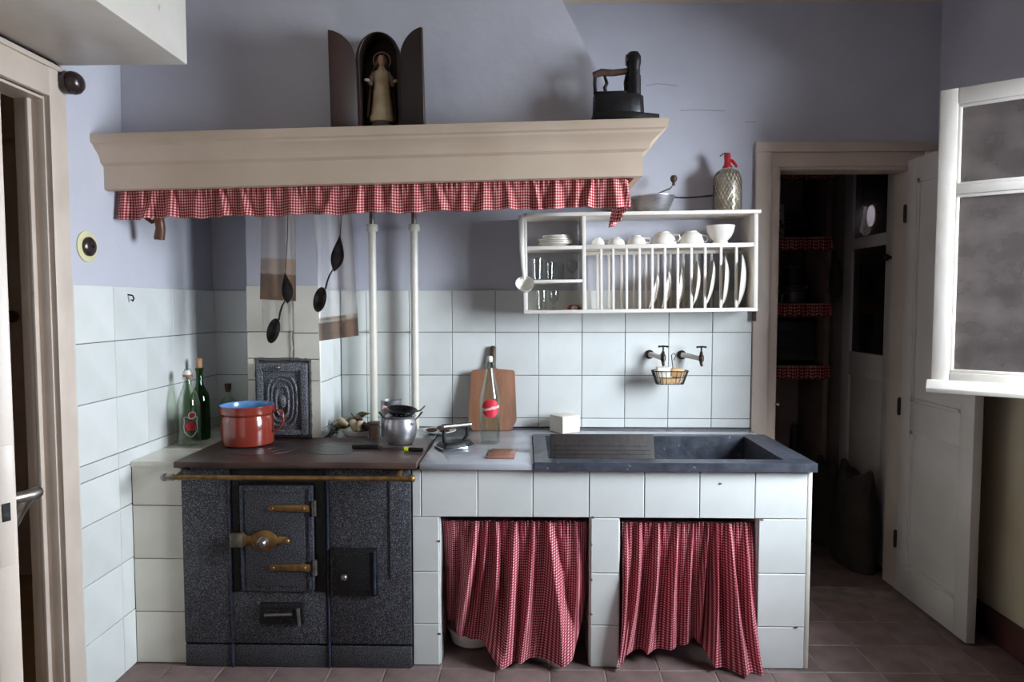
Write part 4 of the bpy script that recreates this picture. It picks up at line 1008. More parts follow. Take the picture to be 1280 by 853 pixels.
q = MB(); q.tube([(.0,0,.256),(-.012,0,.262),(-.026,-.004,.254),(-.034,-.006,.248)],[.005,.004,.003,.003],8); q.build('lever', M['steel_worn'], hd_)

# ================================================================== TAPS, SOAP BASKET
def wall_tap(name, x, z, label, dx):
    t = thing(name, label, 'tap', (x, YB-.0122, z))
    q = MB(); q.lathe([(0,0),(.021,0),(.021,.006),(.014,.012),(.011,.014)],20,(0,0,0),Matrix.Rotation(PI/2,4,'X')); q.build('flange', M['tap_metal'], t)
    q = MB(); q.tube([(0,-.010,0),(dx*.3,-.030,-.001),(dx*.75,-.06,-.008),(dx,-.085,-.012)],[.012,.0125,.011,.010],12); q.build('pipe', M['tap_white'], t)
    q = MB(); q.lathe([(0,-.022),(.007,-.022),(.008,-.014),(.012,-.010),(.012,.012),(.008,.016),(.006,.030),(.004,.032),(.004,.050),(0,.050)],16,(dx,-.09,-.01)); q.build('valve_body', M['tap_metal'], t)
    q = MB(); q.tube([(dx,-.09,-.03),(dx+.003,-.094,-.045)],[.007,.006],10); q.build('nozzle', M['tap_metal'], t)
    q = MB(); q.tube([(dx-.022,-.09,.041),(dx-.010,-.09,.0425),(dx,-.09,.0425),(dx+.010,-.09,.0425),(dx+.022,-.09,.041)],[.005,.0035,.005,.0035,.005],8); q.build('tee_handle', M['tap_metal'], t)
wall_tap('wall_tap', .574, 1.108, 'bronze wall tap with a tee handle above the soap basket', .045)
wall_tap('wall_tap', .722, 1.106, 'bronze wall tap right of the soap basket, closest to the pantry door', .068)
bk_ = thing('soap_basket', 'small rusty wire soap basket hanging from the taps', 'basket', (.645, 3.055, .985))
q = MB()
def rrect(hx, hy, z, n_=24):
    o_ = []
    for k in range(n_):
        a = 2*PI*k/n_; c_, s_ = math.cos(a), math.sin(a)
        o_.append((hx*math.copysign(abs(c_)**.55,c_), hy*math.copysign(abs(s_)**.55,s_), z))
    return o_
q.tube(rrect(.080,.042,.058),.0024,6,True); q.build('rim_wire', M['wire'], bk_)
q = MB(); q.tube(rrect(.060,.030,.0),.0020,6,True); q.tube(rrect(.070,.036,.03),.0014,6,True)
for k in range(-3,4): q.tube([(k*.017,-.030,0),(k*.017,.030,0)],.0014,6)
q.build('base_wires', M['wire'], bk_)
for k in range(26):
    a = 2*PI*k/26; c_, s_ = math.cos(a), math.sin(a); f_ = lambda h, v: h*math.copysign(abs(v)**.55, v)
    q = MB(); q.tube([(f_(.060,c_),f_(.030,s_),0),(f_(.080,c_),f_(.042,s_),.058)],.0014,6); q.build('side_wire', M['wire'], bk_)
for s_ in (-1,1):
    q = MB(); q.tube([(s_*.018+s_*.005,.040,.058),(s_*.02,.044,.09),(s_*.016,.045,.125),(s_*.028,.046,.134),(s_*.036,.046,.12),(s_*.026,.046,.10)],.0022,6); q.build('hanger', M['wire'], bk_)
sp1 = boxb(-.030,.030,-.024,.024,0,.050).build('soap_bar', M['soap'], bevel=.006); sp1.location = (.614,3.055,1.0098)
tag(sp1, 'white soap block in the wire basket', 'soap')
sp2 = boxb(-.029,.029,-.022,.022,0,.042).xf(Matrix.Rotation(math.radians(5),4,'Y')).build('soap_bar', M['soap_tan'], bevel=.010); sp2.location = (.677,3.055,1.0125)
tag(sp2, 'tan worn soap bar in the wire basket', 'soap')
sp3 = boxb(-.044,.044,-.019,.019,0,.0225).build('soap_bar', M['soap_tan'], bevel=.005); sp3.location = (.646,3.055,.9870)
tag(sp3, 'thin brown soap piece at the bottom of the wire basket', 'soap')
sb_ = thing('soap_block', 'large white soap cube on the marble behind the sink', 'soap', (.178,3.075,.7632), (0,0,math.radians(34)))
boxb(-.050,.050,-.050,.050,0,.078).build('block', M['soap'], sb_, bevel=.006)

# ================================================================== BOARD, BOTTLES AND OTHER THINGS ON THE WORKTOP
cbd = thing('cutting_board', 'brown paddle cutting board leaning against the tiles', 'cutting board', (-.150,3.095,.7632), (math.radians(-9),0,math.radians(0)))
def rr_poly(pts, r, n_=5):
    out = []; N = len(pts)
    for i in range(N):
        p0, p, p1 = Vector(pts[i-1]), Vector(pts[i]), Vector(pts[(i+1) % N])
        a, b = p+(p0-p).normalized()*r, p+(p1-p).normalized()*r
        for k in range(n_+1):
            t = k/n_; q_ = a*(1-t)**2+p*2*t*(1-t)+b*t*t; out.append((q_.x,q_.y))
    return out
q = MB(); q.prism(rr_poly([(-.095,0),(.085,0),(.110,.045),(.100,.275),(.014,.282),(.012,.30),(-.014,.30),(-.016,.282),(-.100,.275),(-.112,.05)],.012),'y',-.010,.010); q.build('blade', M['board'], cbd, bevel=.003)
q = MB(); q.tube([(0,0,.288),(0,0,.30),(0,0,.345),(0,0,.382),(0,0,.388)],[.012,.0125,.0135,.0135,.009],12); q.build('handle', M['handle_wood'], cbd)

def bottle_mb(pr, t_=.0028):
    outer = pr; inner = [(max(r-t_, .001), max(z, .006) if i == 0 else z) for i, (r, z) in enumerate(pr)]
    inner[0] = (max(pr[0][0]-t_*2,.001), .007)
    q = MB(); full = [(0,0)]+outer+list(reversed([p for p in inner if p[1] >= .007]))+[(0,.007)]
    return q.lathe(full, 40)
def wrap_text(txt, size, R, zc_, rot_deg, ang0, material, name, parent, off=.0008, shear=.25, extr=.0002):
    cu = bpy.data.curves.new(name, 'FONT'); cu.body = txt; cu.size = size; cu.align_x = 'CENTER'; cu.align_y = 'CENTER'; cu.shear = shear; cu.extrude = extr; cu.offset = size*.012; cu.resolution_u = 3
    tmp = bpy.data.objects.new(name, cu); link(tmp)
    dg = bpy.context.evaluated_depsgraph_get(); me = bpy.data.meshes.new_from_object(tmp.evaluated_get(dg))
    bpy.data.objects.remove(tmp); c_, s_ = math.cos(math.radians(rot_deg)), math.sin(math.radians(rot_deg))
    for v in me.vertices:
        x, y, z = v.co; x, y = x*c_-y*s_, x*s_+y*c_
        if R is None: v.co = (x, -off-z, zc_+y)
        else:
            a = ang0+x/R; rr = R+off+z; v.co = (rr*math.cos(a), rr*math.sin(a), zc_+y)
    me.materials.clear(); me.materials.append(material)
    o = bpy.data.objects.new(name, me); link(o); o.parent = parent; return o
def disc_wrap(R, zc_, a0, hw_, hh, material, name, parent, off=.0005, shape=None, n_=40, rings=6):
    m_ = MB(); vs_ = []; fs_ = []
    for j in range(rings+1):
        for k in range(n_):
            t = 2*PI*k/n_; f_ = j/rings; s_ = shape(t) if shape else 1
            x, z = hw_*math.cos(t)*f_*s_, hh*math.sin(t)*f_*s_
            vs_.append(((R+off)*math.cos(a0+x/R), (R+off)*math.sin(a0+x/R), zc_+z))
    for j in range(rings):
        for k in range(n_):
            l_ = (k+1) % n_; fs_.append((j*n_+k, j*n_+l_, (j+1)*n_+l_, (j+1)*n_+k))
    m_.add(vs_, fs_); return m_.build(name, material, parent)
# gaseosa bottle
bt = thing('soda_bottle', 'clear swing-top soda bottle with a round red label', 'bottle', (-.148,2.815,.7632))
bp = [(.036,0),(.042,.004),(.0425,.012),(.0425,.190),(.040,.205),(.019,.290),(.016,.305),(.016,.318),(.019,.320),(.019,.334),(.016,.337),(.015,.345)]
bottle_mb(bp).build('glass', M['glass_aqua'], bt)
q = MB(); q.lathe([(0,.338),(.012,.338),(.013,.350),(.010,.362),(0,.364)],20); stp = q.build('stopper', M['china'], bt)
q = MB(); q.tube([(.0195*math.cos(a),.0195*math.sin(a),.314) for a in [2*PI*k/20 for k in range(20)]],.0012,6,True); q.tube([(-.020,0,.314),(-.021,0,.335),(-.014,0,.356),(0,0,.360),(.014,0,.356),(.021,0,.335),(.020,0,.314)],.0012,6); q.build('bail_wire', M['steel_worn'], bt)
la = -PI/2+.12
lb = disc_wrap(.0425,.150,la,.038,.038,M['label_red'],'label',bt)
wrap_text('Revoltosa',.0205,.0425,.150,12,la,M['label_white'],'label_text',lb,.0012)
# pair of bottles on the ledge
b2 = thing('embossed_bottle', 'pale green swing-top bottle with a white shield print by the left wall', 'bottle', (-1.372,2.735,.7642))
bp2 = [(.036,0),(.043,.005),(.044,.012),(.044,.165),(.040,.190),(.020,.245),(.015,.262),(.015,.275),(.018,.277),(.018,.288),(.014,.292)]
bottle_mb(bp2).build('glass', M['glass_palegreen'], b2)
q = MB(); q.lathe([(0,.288),(.012,.288),(.013,.300),(.008,.308),(0,.309)],18); q.build('stopper', M['china'], b2)
q = MB(); q.lathe([(.0145,.283),(.019,.283),(.019,.289),(.0145,.289)],20,closed=True); q.build('gasket', M['rubber'], b2)
q = MB(); q.tube([(-.020,0,.268),(-.021,0,.29),(-.012,0,.312),(.012,0,.312),(.021,0,.29),(.020,0,.268)],.0013,6); q.build('bail_wire', M['steel_worn'], b2)
sa = -PI/2+.62
def sh(x, z, R=.0448): return (R*math.cos(sa+x/R), R*math.sin(sa+x/R), z)
q = MB(); q.tube([sh(x,.085+z) for x,z in ((-.026,.032),(-.018,.040),(-.008,.034),(.0,.030),(.010,.034),(.020,.040),(.028,.032),(.024,.02),(.026,.0),(.024,-.022),(.012,-.036),(0,-.044),(-.012,-.036),(-.024,-.022),(-.027,0),(-.023,.02))],.0013,6,True)
q.tube([sh(.006+.014*math.cos(a),.128+.014*math.sin(a)) for a in [2*PI*k/18 for k in range(18)]],.0012,6,True); q.build('shield_print', M['label_white'], b2)
rb_ = disc_wrap(.044,.084,sa,.020,.017,M['label_red'],'red_print',b2,.0008,lambda t: 1+.18*math.sin(5*t))
disc_wrap(.044,.128,sa+.13,.010,.010,M['label_red'],'red_print',b2,.0008)
b3 = thing('wine_bottle', 'dark green corked wine bottle behind the shield-printed bottle', 'bottle', (-1.388,2.868,.7642))
bp3 = [(.034,0),(.038,.004),(.0385,.012),(.0385,.170),(.034,.195),(.018,.225),(.0145,.240),(.0140,.292),(.0165,.294),(.0165,.304),(.0140,.306)]
bottle_mb(bp3).build('glass', M['glass_green'], b3)
q = MB(); q.lathe([(0,.285),(.0105,.285),(.0115,.345),(0,.346)],16); q.build('cork', M['cork'], b3)
b4 = thing('corked_flask', 'small clear corked flask in the corner behind the red pot', 'bottle', (-1.352,3.06,.7642))
bp4 = [(.038,0),(.042,.004),(.043,.012),(.043,.110),(.036,.135),(.018,.152),(.014,.160),(.014,.185),(.016,.187),(.016,.192),(.014,.193)]
bottle_mb(bp4).build('glass', M['glass_palegreen'], b4)
q = MB(); q.lathe([(0,.178),(.0105,.178),(.0145,.205),(.014,.216),(0,.217)],16); q.build('cork', M['handle_wood'], b4)

# red enamel pot
rp_ = thing('enamel_pot', 'red enamel pot with a blue inside on the range', 'pot', (-1.118,2.706,tpz+.0018))
q = MB(); q.lathe([(0,0),(.090,0),(.098,.006),(.1005,.02),(.1005,.105),(.097,.115),(.096,.120),(.105,.130),(.105,.152),(.107,.156),(.107,.160),(.1045,.160)],44); q.f=[f for f in q.f if len(f)<=4 or min(q.v[i][2] for i in f) < .01]; q.build('outside', M['enamel_red'], rp_)
q = MB(); q.lathe([(.1045,.1602),(.102,.155),(.102,.130),(.093,.120),(.095,.112),(.0975,.10),(.0975,.02),(.09,.008),(0,.006)],44); q.f=[f for f in q.f if len(f)<=4]; q.build('lining', M['enamel_blue'], rp_)
q = MB(); q.tube([(.098,-.006,.128),(.125,-.01,.140),(.148,-.012,.128),(.150,-.012,.095),(.135,-.01,.07),(.110,-.006,.052),(.098,-.004,.05)],[.007,.006,.006,.006,.006,.006,.007],10,flat=.7); q.build('handle', M['enamel_red'], rp_)

# aluminium pot with strainer
ap = thing('aluminium_pot', 'pot-bellied aluminium pot standing on the right of the hotplate', 'pot', (-.506,2.735,tpz+.0018))
ap.scale = (1,1,.90)
q = MB(); q.lathe([(0,0),(.046,0),(.052,.005),(.062,.035),(.0655,.070),(.062,.098),(.056,.112),(.058,.120),(.062,.124),(.060,.126),(.054,.116),(.058,.098),(.062,.07),(.058,.036),(.046,.008),(0,.006)],40); q.build('body', M['aluminium'], ap)
for s_ in (-1,1):
    q = MB(); q.tube([(s_*.057,0,.105),(s_*.072,0,.118),(s_*.088,0,.142)],[.006,.006,.007],10,flat=.6); q.build('ear_handle', M['steel_worn'], ap)
q = MB(); q.tube([(.050,-.040,.098),(.056,-.046,.088),(.062,-.044,.098)],.0025,6); q.build('hook', M['steel_worn'], ap)
sn = thing('strainer', 'dark perforated strainer tilted on the aluminium pot', 'strainer', (-.503,2.735,tpz+.122), (math.radians(6),math.radians(6),0))
q = MB(); q.lathe([(0,-.010),(.03,-.008),(.048,0),(.062,.016),(.064,.018),(.061,.019),(.047,.003),(.029,-.005),(0,-.007)],36); q.build('dish', M['dark_spoon'], sn)
for k in range(18):
    a = 2*PI*k/18; q = MB(); q.lathe([(0,0),(.0032,0),(.0032,.001),(0,.001)],8,(.0545*math.cos(a),.0545*math.sin(a),.0075)); q.build('perforation', M['aluminium'], sn)
q = MB(); q.tube([(-.060,0,.016),(-.074,0,.020),(-.080,-.004,.012)],[.006,.008,.007],8); q.build('grip', M['pink'], sn)
q = MB(); q.tube([(.060,.0,.014),(.078,.004,.022),(.092,.006,.040)],[.005,.005,.006],8,flat=.6); q.build('handle', M['steel_worn'], sn)
tn = thing('tin_can', 'shiny open tin can behind the aluminium pot', 'can', (-.588,2.96,.7642))
q = MB(); q.lathe([(0,0),(.046,0),(.047,.003),(.0455,.006),(.0455,.150),(.047,.153),(.047,.157),(.044,.157),(.044,.008),(0,.008)],32); q.build('wall', M['aluminium'], tn)
wbk = thing('wooden_block', 'little brown wooden box beside the tin can', 'box', (-.650,2.898,.7642), (0,0,.1))
boxb(-.022,.022,-.02,.02,0,.072).build('carton', M['handle_wood'], wbk, bevel=.003); boxb(-.0225,.0225,-.0205,.0205,.060,.064).build('lid_seam', M['black_iron'], wbk)

# dish with dried vegetables
dsh = thing('oval_dish', 'white enamel dish holding dried peppers and husks', 'dish', (-.735,2.975,.7642))
q = MB(); q.lathe([(0,0),(.070,0),(.078,.006),(.092,.024),(.094,.026),(.090,.026),(.074,.008),(0,.005)],36,(0,0,0),None,.82,.8); q.build('plate', M['enamel_white'], dsh)
random.seed(21)
def pod(name, loc, L, r, bend, rot, material, label, cat, tipr=.25):
    t = thing(name, label, cat, loc, rot, 'dried vegetables on the dish')
    pts = []; rs = []
    for k in range(9):
        u = k/8; pts.append((L*(u-.5), bend*math.sin(PI*u), bend*.5*math.sin(PI*u)))
        rs.append(r*(.35+.65*math.sin(PI*min(1,u*.9+.12)))*(1-(1-tipr)*max(0,u-.6)/.4))
    q = MB(); q.tube(pts, rs, 10); q.warp(lambda x,y,z: (x, y*(1+.12*math.sin(90*x)), z*(1+.1*math.cos(80*x)))); q.build('pod', material, t)
    q = MB(); q.tube([(-L*.5,0,0),(-L*.62,.004,.006),(-L*.68,.008,.012)],[.004,.003,.003],6); q.build('stalk', M['herb'], t)
zz = .7642+.024
pod('pepper',(-.790,2.955,.8067),.085,.018,.010,(0,0,.4),M['leaf_green'],'olive green pepper at the left of the dish','pepper')
pod('pepper',(-.742,2.945,.8127),.080,.017,.012,(.2,-.5,1.9),M['husk'],'pale husk lying across the front of the dish','pepper')
pod('pepper',(-.708,2.958,.8069),.075,.016,.010,(0,-.4,2.6),M['pepper_dark'],'dark dried pepper at the right front of the dish','pepper')
pod('pepper',(-.773,2.998,.8094),.100,.018,.014,(0,-.25,.1),M['leaf_green'],'long olive green pepper at the left back of the pile','pepper')
pod('pepper',(-.689,2.993,.7940),.080,.015,.014,(0,-.45,.3),M['leaf_green'],'olive green pepper at the right back of the pile','pepper')
pod('pepper',(-.725,2.965,.8290),.080,.010,.018,(0,.5,.9),M['pepper_dark'],'thin dark curled pepper over the husks','pepper')
pod('pepper',(-.668,2.975,.7979),.070,.015,.010,(0,-.6,.5),M['husk'],'pale husk sticking out at the right of the dish','pepper')
pod('pepper',(-.707,2.919,.8145),.060,.013,.012,(.3,-.7,1.2),M['husk'],'pale husk standing up at the middle of the dish','pepper')
pod('pepper',(-.796,2.949,.8257),.075,.014,.016,(0,-.3,2.4),M['husk'],'pale husk on the left top of the dish pile','pepper')
pod('pepper',(-.727,2.992,.8396),.085,.013,.016,(0,-.35,.2),M['leaf_green'],'olive green pepper crowning the back of the pile','pepper')
hb = thing('herb_bunch', 'grey bunch of dry herbs lying left of the vegetable dish', 'herbs', (-.836,2.925,.7642))
q = MB()
for k in range(46):
    a = random.uniform(0,6.28); r = random.uniform(.0,.04); h = random.uniform(.006,.05)*(1-r/.06)
    c_ = Vector((r*math.cos(a)*.35, r*math.sin(a), h+.009)); s_ = random.uniform(.006,.012)
    d_ = Vector((random.uniform(-1,1),random.uniform(-1,1),random.uniform(-.2,1))).normalized(); e_ = d_.orthogonal().normalized()
    n_ = d_.cross(e_)
    q.add([c_-d_*s_, c_+e_*s_*.5+n_*.001, c_+d_*s_, c_-e_*s_*.5+n_*.001, c_-n_*.0015], [(0,1,2),(0,2,3),(0,4,1),(1,4,2),(2,4,3),(3,4,0)])
q.build('leaves', M['herb'], hb)['kind'] = 'stuff'
q = MB(); q.tube([(-.008,-.03,.004),(.0,0,.012),(.006,.035,.02)],.003,6); q.build('stem', M['herb'], hb)

# knife and peeler on the hotplate
kf = thing('kitchen_knife', 'dark-handled kitchen knife lying on the hotplate', 'knife', (-.60,2.622,tpz+.0018), (0,0,math.radians(1)))
boxb(-.075,.035,-.011,.011,0,.018).build('handle', M['black_iron'], kf, bevel=.005)
q = MB(); q.prism([(.035,-.010),(.06,-.013),(.15,-.008),(.175,.006),(.035,.009)],'z',.007,.0085); q.build('blade', M['steel_worn'], kf)
boxb(.028,.042,-.0115,.0115,.001,.017).build('bolster', M['steel_worn'], kf, bevel=.002)
pk = thing('yellow_banded_knife', 'thin dark knife with a yellow band at the hotplate edge', 'knife', (-.454,2.574,tpz+.0018), (0,0,math.radians(-8)))
q = MB(); q.tube([(.065,0,.008),(.03,0,.008),(-.01,0,.008)],[.008,.009,.007],10); q.build('handle', M['black_iron'], pk)
q = MB(); q.tube([(.008,0,.008),(-.008,0,.008)],.0095,12); q.build('yellow_band', M['yellow'], pk)
q = MB(); q.prism([(-.01,-.006),(-.09,-.004),(-.105,.004),(-.01,.006)],'z',.007,.0085); q.build('blade', M['black_iron'], pk)

# saucer with dark leftovers
sc_ = thing('saucer', 'white saucer with dark dried fruit behind the flat iron', 'saucer', (-.385,3.02,.7632))
q = MB(); q.lathe(plate_prof(.075,.014),36); q.build('dish', M['enamel_white'], sc_)
for k,(x,y,s_) in enumerate(((-.032,-.014,.022),(.026,-.026,.020),(.010,.032,.024))):
    q = MB(); q.ball((0,0,0),s_,12,1.2,1,.45); q.warp(lambda x_,y_,z_: (x_*(1+.1*math.sin(300*y_)),y_,z_)); f_ = q.build('dried_fruit', M['pepper_dark'])
    f_.location = (-.385+x,3.02+y,.7632+.009+s_*.42)
    tag(f_, ['dark dried fruit at the left of the saucer','dark dried fruit at the right of the saucer','dark dried fruit at the back of the saucer'][k], 'dried fruit', 'dried fruit on the saucer')

# flat iron
fi = thing('flat_iron', 'small black and steel flat iron standing on the marble', 'flat iron', (-.278,2.70,.7632), (0,0,math.radians(32)))
def pent(k): return [(-.075*k,-.045*k),(.03*k,-.048*k),(.085*k,0),(.03*k,.048*k),(-.075*k,.045*k)]
q = MB(); q.prism(pent(1.0),'z',0,.012); q.build('sole', M['chrome'], fi, bevel=.002)
q = MB(); a_, b_ = pent(.96), pent(.74); n_=5
q.add([(x,y,.012) for x,y in a_]+[(x,y,.032) for x,y in b_],[tuple(range(n_)),tuple(range(2*n_-1,n_-1,-1))]+[(k,(k+1)%n_,(k+1)%n_+n_,k+n_) for k in range(n_)]); q.build('body', M['black_iron'], fi, bevel=.003)
q = MB(); q.tube([(.035,0,.03),(.05,0,.05),(.050,0,.085)],[.008,.007,.007],10); q.tube([(-.05,0,.03),(-.055,0,.06),(-.05,0,.085)],[.008,.007,.007],10); q.build('handle_post', M['black_iron'], fi)
q = MB(); q.cyl((-.058,0,.092),(.062,0,.092),.0115,16); q.build('grip', M['steel_worn'], fi)
q = MB(); q.lathe([(.007,0),(.0135,0),(.0135,.004),(.007,.004)],16,(.060,0,.092),Matrix.Rotation(PI/2,4,'Y'),closed=True); q.build('ferrule', M['chrome'], fi)
# brown tile lying by the sink
bt_ = boxb(-.052,.052,-.078,.078,0,.006).build('brown_tile', M['copper'], bevel=.0025); bt_.location = (-.088,2.595,.7632); bt_.rotation_euler = (0,0,math.radians(-4))
tag(bt_, 'flat brown glazed tile lying on the marble by the sink', 'tile')

# ================================================================== PIPES, CLOTHS, SPOONS
for i, x in enumerate((-.697, -.506)):
    t = thing('wall_pipe', ['white painted water pipe closest to the chimney breast','white painted water pipe closest to the cutting board'][i], 'pipe', (x,3.105,.7642), group='white pipes above the range')
    q = MB(); q.cyl((0,0,0),(0,0,.93),.0175,18); q.build('tube', M['pipe'], t)
    q = MB(); q.lathe([(.0178,0),(.025,0),(.027,.008),(.027,.024),(.024,.032),(.0178,.032)],20,(0,0,.905),closed=True); q.build('collar', M['pipe'], t)
    q = MB(); q.cyl((0,0,.93),(0,0,1.20),.012,14); q.build('upper_pipe', M['steel_worn'], t)
    q = MB(); q.cyl((0,0,.45),(0,.063,.45),.005,8); q.build('wall_clip', M['pipe'], t)
ck_ = MB(); ck_.tube([(-.977+.002*math.sin(k*1.7),BY-.006,1.98-.0217*k) for k in range(41)],.0022,6); ck_.build('cord', M['cord'], cb)

def cloth(x0a,x1a,x0b,x1b,y,zt_,zb0,zb1,seed,nf):
    rnd = random.Random(seed); ph = rnd.random()*6
    def fn(u, v):
        xa = x0a+(x1a-x0a)*u; xb = x0b+(x1b-x0b)*u; zb_ = zb0+(zb1-zb0)*u
        return (xa+(xb-xa)*v, y+.006*math.sin(2*PI*nf*u+ph)+.004*math.sin(3*v+5*u), zt_+(zb_-zt_)*v)
    return fn
def sub(fn, v0, v1): return lambda u, v: fn(u, v0+(v1-v0)*v)
ZT = 1.868
ur = thing('utensil_rail', 'thin iron utensil rail inside the hood behind the valance', 'rail', (-.55, 2.69, 1.874))
q = MB(); q.cyl((XL+.001,2.69,1.874),(.352,2.69,1.874),.006,10); q.build('rod', M['black_iron'], ur, world=True)
q = MB(); q.lathe([(0,0),(.018,0),(.016,.006),(0,.006)],16,(XL+.001,2.69,1.874),Matrix.Rotation(PI/2,4,'Y')); q.build('flange', M['black_iron'], ur, world=True)
c_1 = thing('hanging_cloth', 'sheer grey cloth with a tan band hanging above the soot door', 'cloth', (-.98,2.72,1.23), group='sheer cloths under the hood')
f1 = cloth(-1.040,-.905,-1.055,-.912,2.69,ZT,1.36,1.352,1,2.2); L_ = ZT-1.356
q = MB(); q.grid(sub(f1,0,.68),24,20); q.build('sheer_top', M['sheer_grey'], c_1, world=True)
q = MB(); q.grid(sub(f1,.68,.80),24,6); q.build('light_band', M['band_tan'], c_1, world=True)
q = MB(); q.grid(sub(f1,.80,1.0),24,8); q.build('tan_band', M['band_brown'], c_1, world=True)
q = MB(); q.grid(cloth(-1.052,-.925,-1.055,-.93,2.702,1.37,1.235,1.235,3,2),20,10); q.build('lining', M['sheer_pale'], c_1, world=True)
c_2 = thing('hanging_cloth', 'longer sheer pale cloth with a brown hem beside the water pipes', 'cloth', (-.74,2.72,1.19), group='sheer cloths under the hood')
f2 = cloth(-.835,-.690,-.818,-.662,2.69,ZT,1.194,1.216,2,2.6)
q = MB(); q.grid(sub(f2,0,.885),24,24); q.build('sheer_top', M['sheer_pale'], c_2, world=True)
q = MB(); q.grid(sub(f2,.865,.905),24,4); q.build('hem_fringe', M['band_tan'], c_2, world=True)
q = MB(); q.grid(sub(f2,.895,1.0),24,8); q.build('brown_hem', M['band_brown'], c_2, world=True)

def iron_spoon(label, pts_wire, leaf_c, leaf_len, leaf_w, leaf_ang, stem, bowl_c, bowl_ang):
    t = thing('iron_spoon', label, 'spoon', bowl_c, group='iron spoons under the hood')
    q = MB(); q.tube(pts_wire,.0016,6); q.build('hanging_wire', M['black_iron'], t, world=True)
    n_=12; outl = []
    for k in range(n_+1):
        u = k/n_; outl.append((leaf_w*math.sin(PI*u**1.4)**.9, leaf_len*(.5-u)))
    poly = outl+[(-a*.75, b) for a, b in reversed(outl[1:-1])]
    q = MB(); q.prism(poly,'y',-.004,.004); q.xf(Matrix.Translation(leaf_c) @ Matrix.Rotation(leaf_ang,4,'Y')); q.build('leaf_plate', M['dark_spoon'], t, world=True, bevel=.0015)
    q = MB(); q.tube(stem,[.0045,.0055,.006,.0065],8,flat=.6); q.build('stem', M['dark_spoon'], t, world=True)
    q = MB(); q.lathe([(0,-.016),(.012,-.013),(.020,-.006),(.024,0),(.025,.0015),(.022,.001),(.011,-.009),(0,-.012)],24,(0,0,0),None,1.0,2.0)
    q.xf(Matrix.Translation(bowl_c) @ Matrix.Rotation(bowl_ang,4,'Y') @ Matrix.Rotation(math.radians(82),4,'X') @ Matrix.Rotation(math.radians(12),4,'Z')); q.build('bowl', M['dark_spoon'], t, world=True)
iron_spoon('tarnished iron spoon hanging in front of the cloth above the soot door',[(-.92,2.684,1.872),(-.92,2.66,1.85),(-.928,2.66,1.60),(-.938,2.66,1.47)],(-.936,2.66,1.404),.125,.026,math.radians(-4),[(-.942,2.66,1.352),(-.953,2.66,1.335),(-.962,2.66,1.31),(-.968,2.66,1.278)],(-.988,2.655,1.236),math.radians(24))
iron_spoon('tarnished iron spoon hanging in front of the brown-hemmed cloth',[(-.712,2.684,1.872),(-.712,2.66,1.85),(-.714,2.66,1.70),(-.722,2.66,1.60)],(-.734,2.66,1.540),.15,.029,math.radians(10),[(-.750,2.66,1.478),(-.766,2.66,1.452),(-.775,2.66,1.428),(-.782,2.66,1.40)],(-.803,2.655,1.358),math.radians(22))

# switch and bell on the left wall
sw = thing('light_switch', 'round dark bakelite light switch on a yellowed plate', 'light switch', (XL+.001,2.262,1.532))
q = MB(); q.lathe([(0,0),(.052,0),(.052,.003),(.049,.005),(0,.005)],32,(0,0,0),Matrix.Rotation(PI/2,4,'Y')); q.build('plate', M['switch_plate'], sw)
q = MB(); q.lathe([(0,0),(.032,0),(.032,.006),(.026,.012),(.012,.015),(0,.015)],28,(.006,0,0),Matrix.Rotation(PI/2,4,'Y')); q.build('cover', M['bakelite'], sw)
q = MB(); q.tube([(.018,0,-.004),(.024,.0,-.001),(.028,0,.003)],[.005,.005,.005],10); q.build('toggle', M['bakelite'], sw)
be = thing('door_bell', 'round dark bakelite bell on the corner of the left door casing', 'bell', (XL+.019,2.150,2.032))
q = MB(); q.lathe([(0,0),(.032,0),(.034,.006),(.034,.022),(.030,.026)],28,(0,0,0),Matrix.Rotation(PI/2,4,'Y')); q.build('base', M['bakelite'], be)
q = MB(); q.lathe([(.034,0),(.036,.003),(.033,.016),(.024,.027),(.010,.032),(0,.033)],28,(.026,0,0),Matrix.Rotation(PI/2,4,'Y')); q.build('cap', M['bakelite'], be)

# ================================================================== PANTRY CONTENTS
ps = thing('pantry_shelf_unit', 'dark wooden pantry shelves edged with red gingham', 'shelf unit', (1.4,4.15,0))
def pp(x0,x1,y0,y1,z0,z1,nm): return boxb(x0,x1,y0,y1,z0,z1).build(nm, M['pantry_wood'], ps, world=True, bevel=.002)
PZ = [.982,1.345,1.728,2.13]
pp(1.735,1.765,4.0,4.355,0,2.3,'upright'); pp(.955,.985,4.0,4.355,0,2.3,'upright')
for z in PZ: 
    s_ = pp(.985,1.735,4.0,4.355,z-.02,z,'shelf')
    def vf(u, v, z=z): return (.97+.80*u, 3.988+.008*math.sin(2*PI*u*24)*(.3+v)+.004*math.sin(2*PI*u*61), z-.002-(.075+.006*math.sin(2*PI*u*14))*v)
    q = MB(); q.grid(vf,240,6,lambda u,v: (u*1.1,v*.08)); q.build('gingham_edging', M['gingham_pantry'], s_, world=True)
po_ = thing('chocolate_poster', 'white advertising card with purple lettering on the pantry shelf', 'poster', (1.42,4.10,1.7288), (math.radians(-5),0,0))
q = MB(); q.tube([(.01,.004,.15),(.01,.050,.0045)],.003,6); q.build('back_strut', M['handle_wood'], po_)
boxb(-.085,.112,0,.004,0,.205).build('card', M['poster_white'], po_)
def blob(cx_, cz_, rx, rz_, m_, off):
    q = MB(); q.prism([(cx_+rx*math.cos(2*PI*k/18), cz_+rz_*math.sin(2*PI*k/18)) for k in range(18)],'y',-off,-off+.0006); return q.build('print', M[m_], po_)
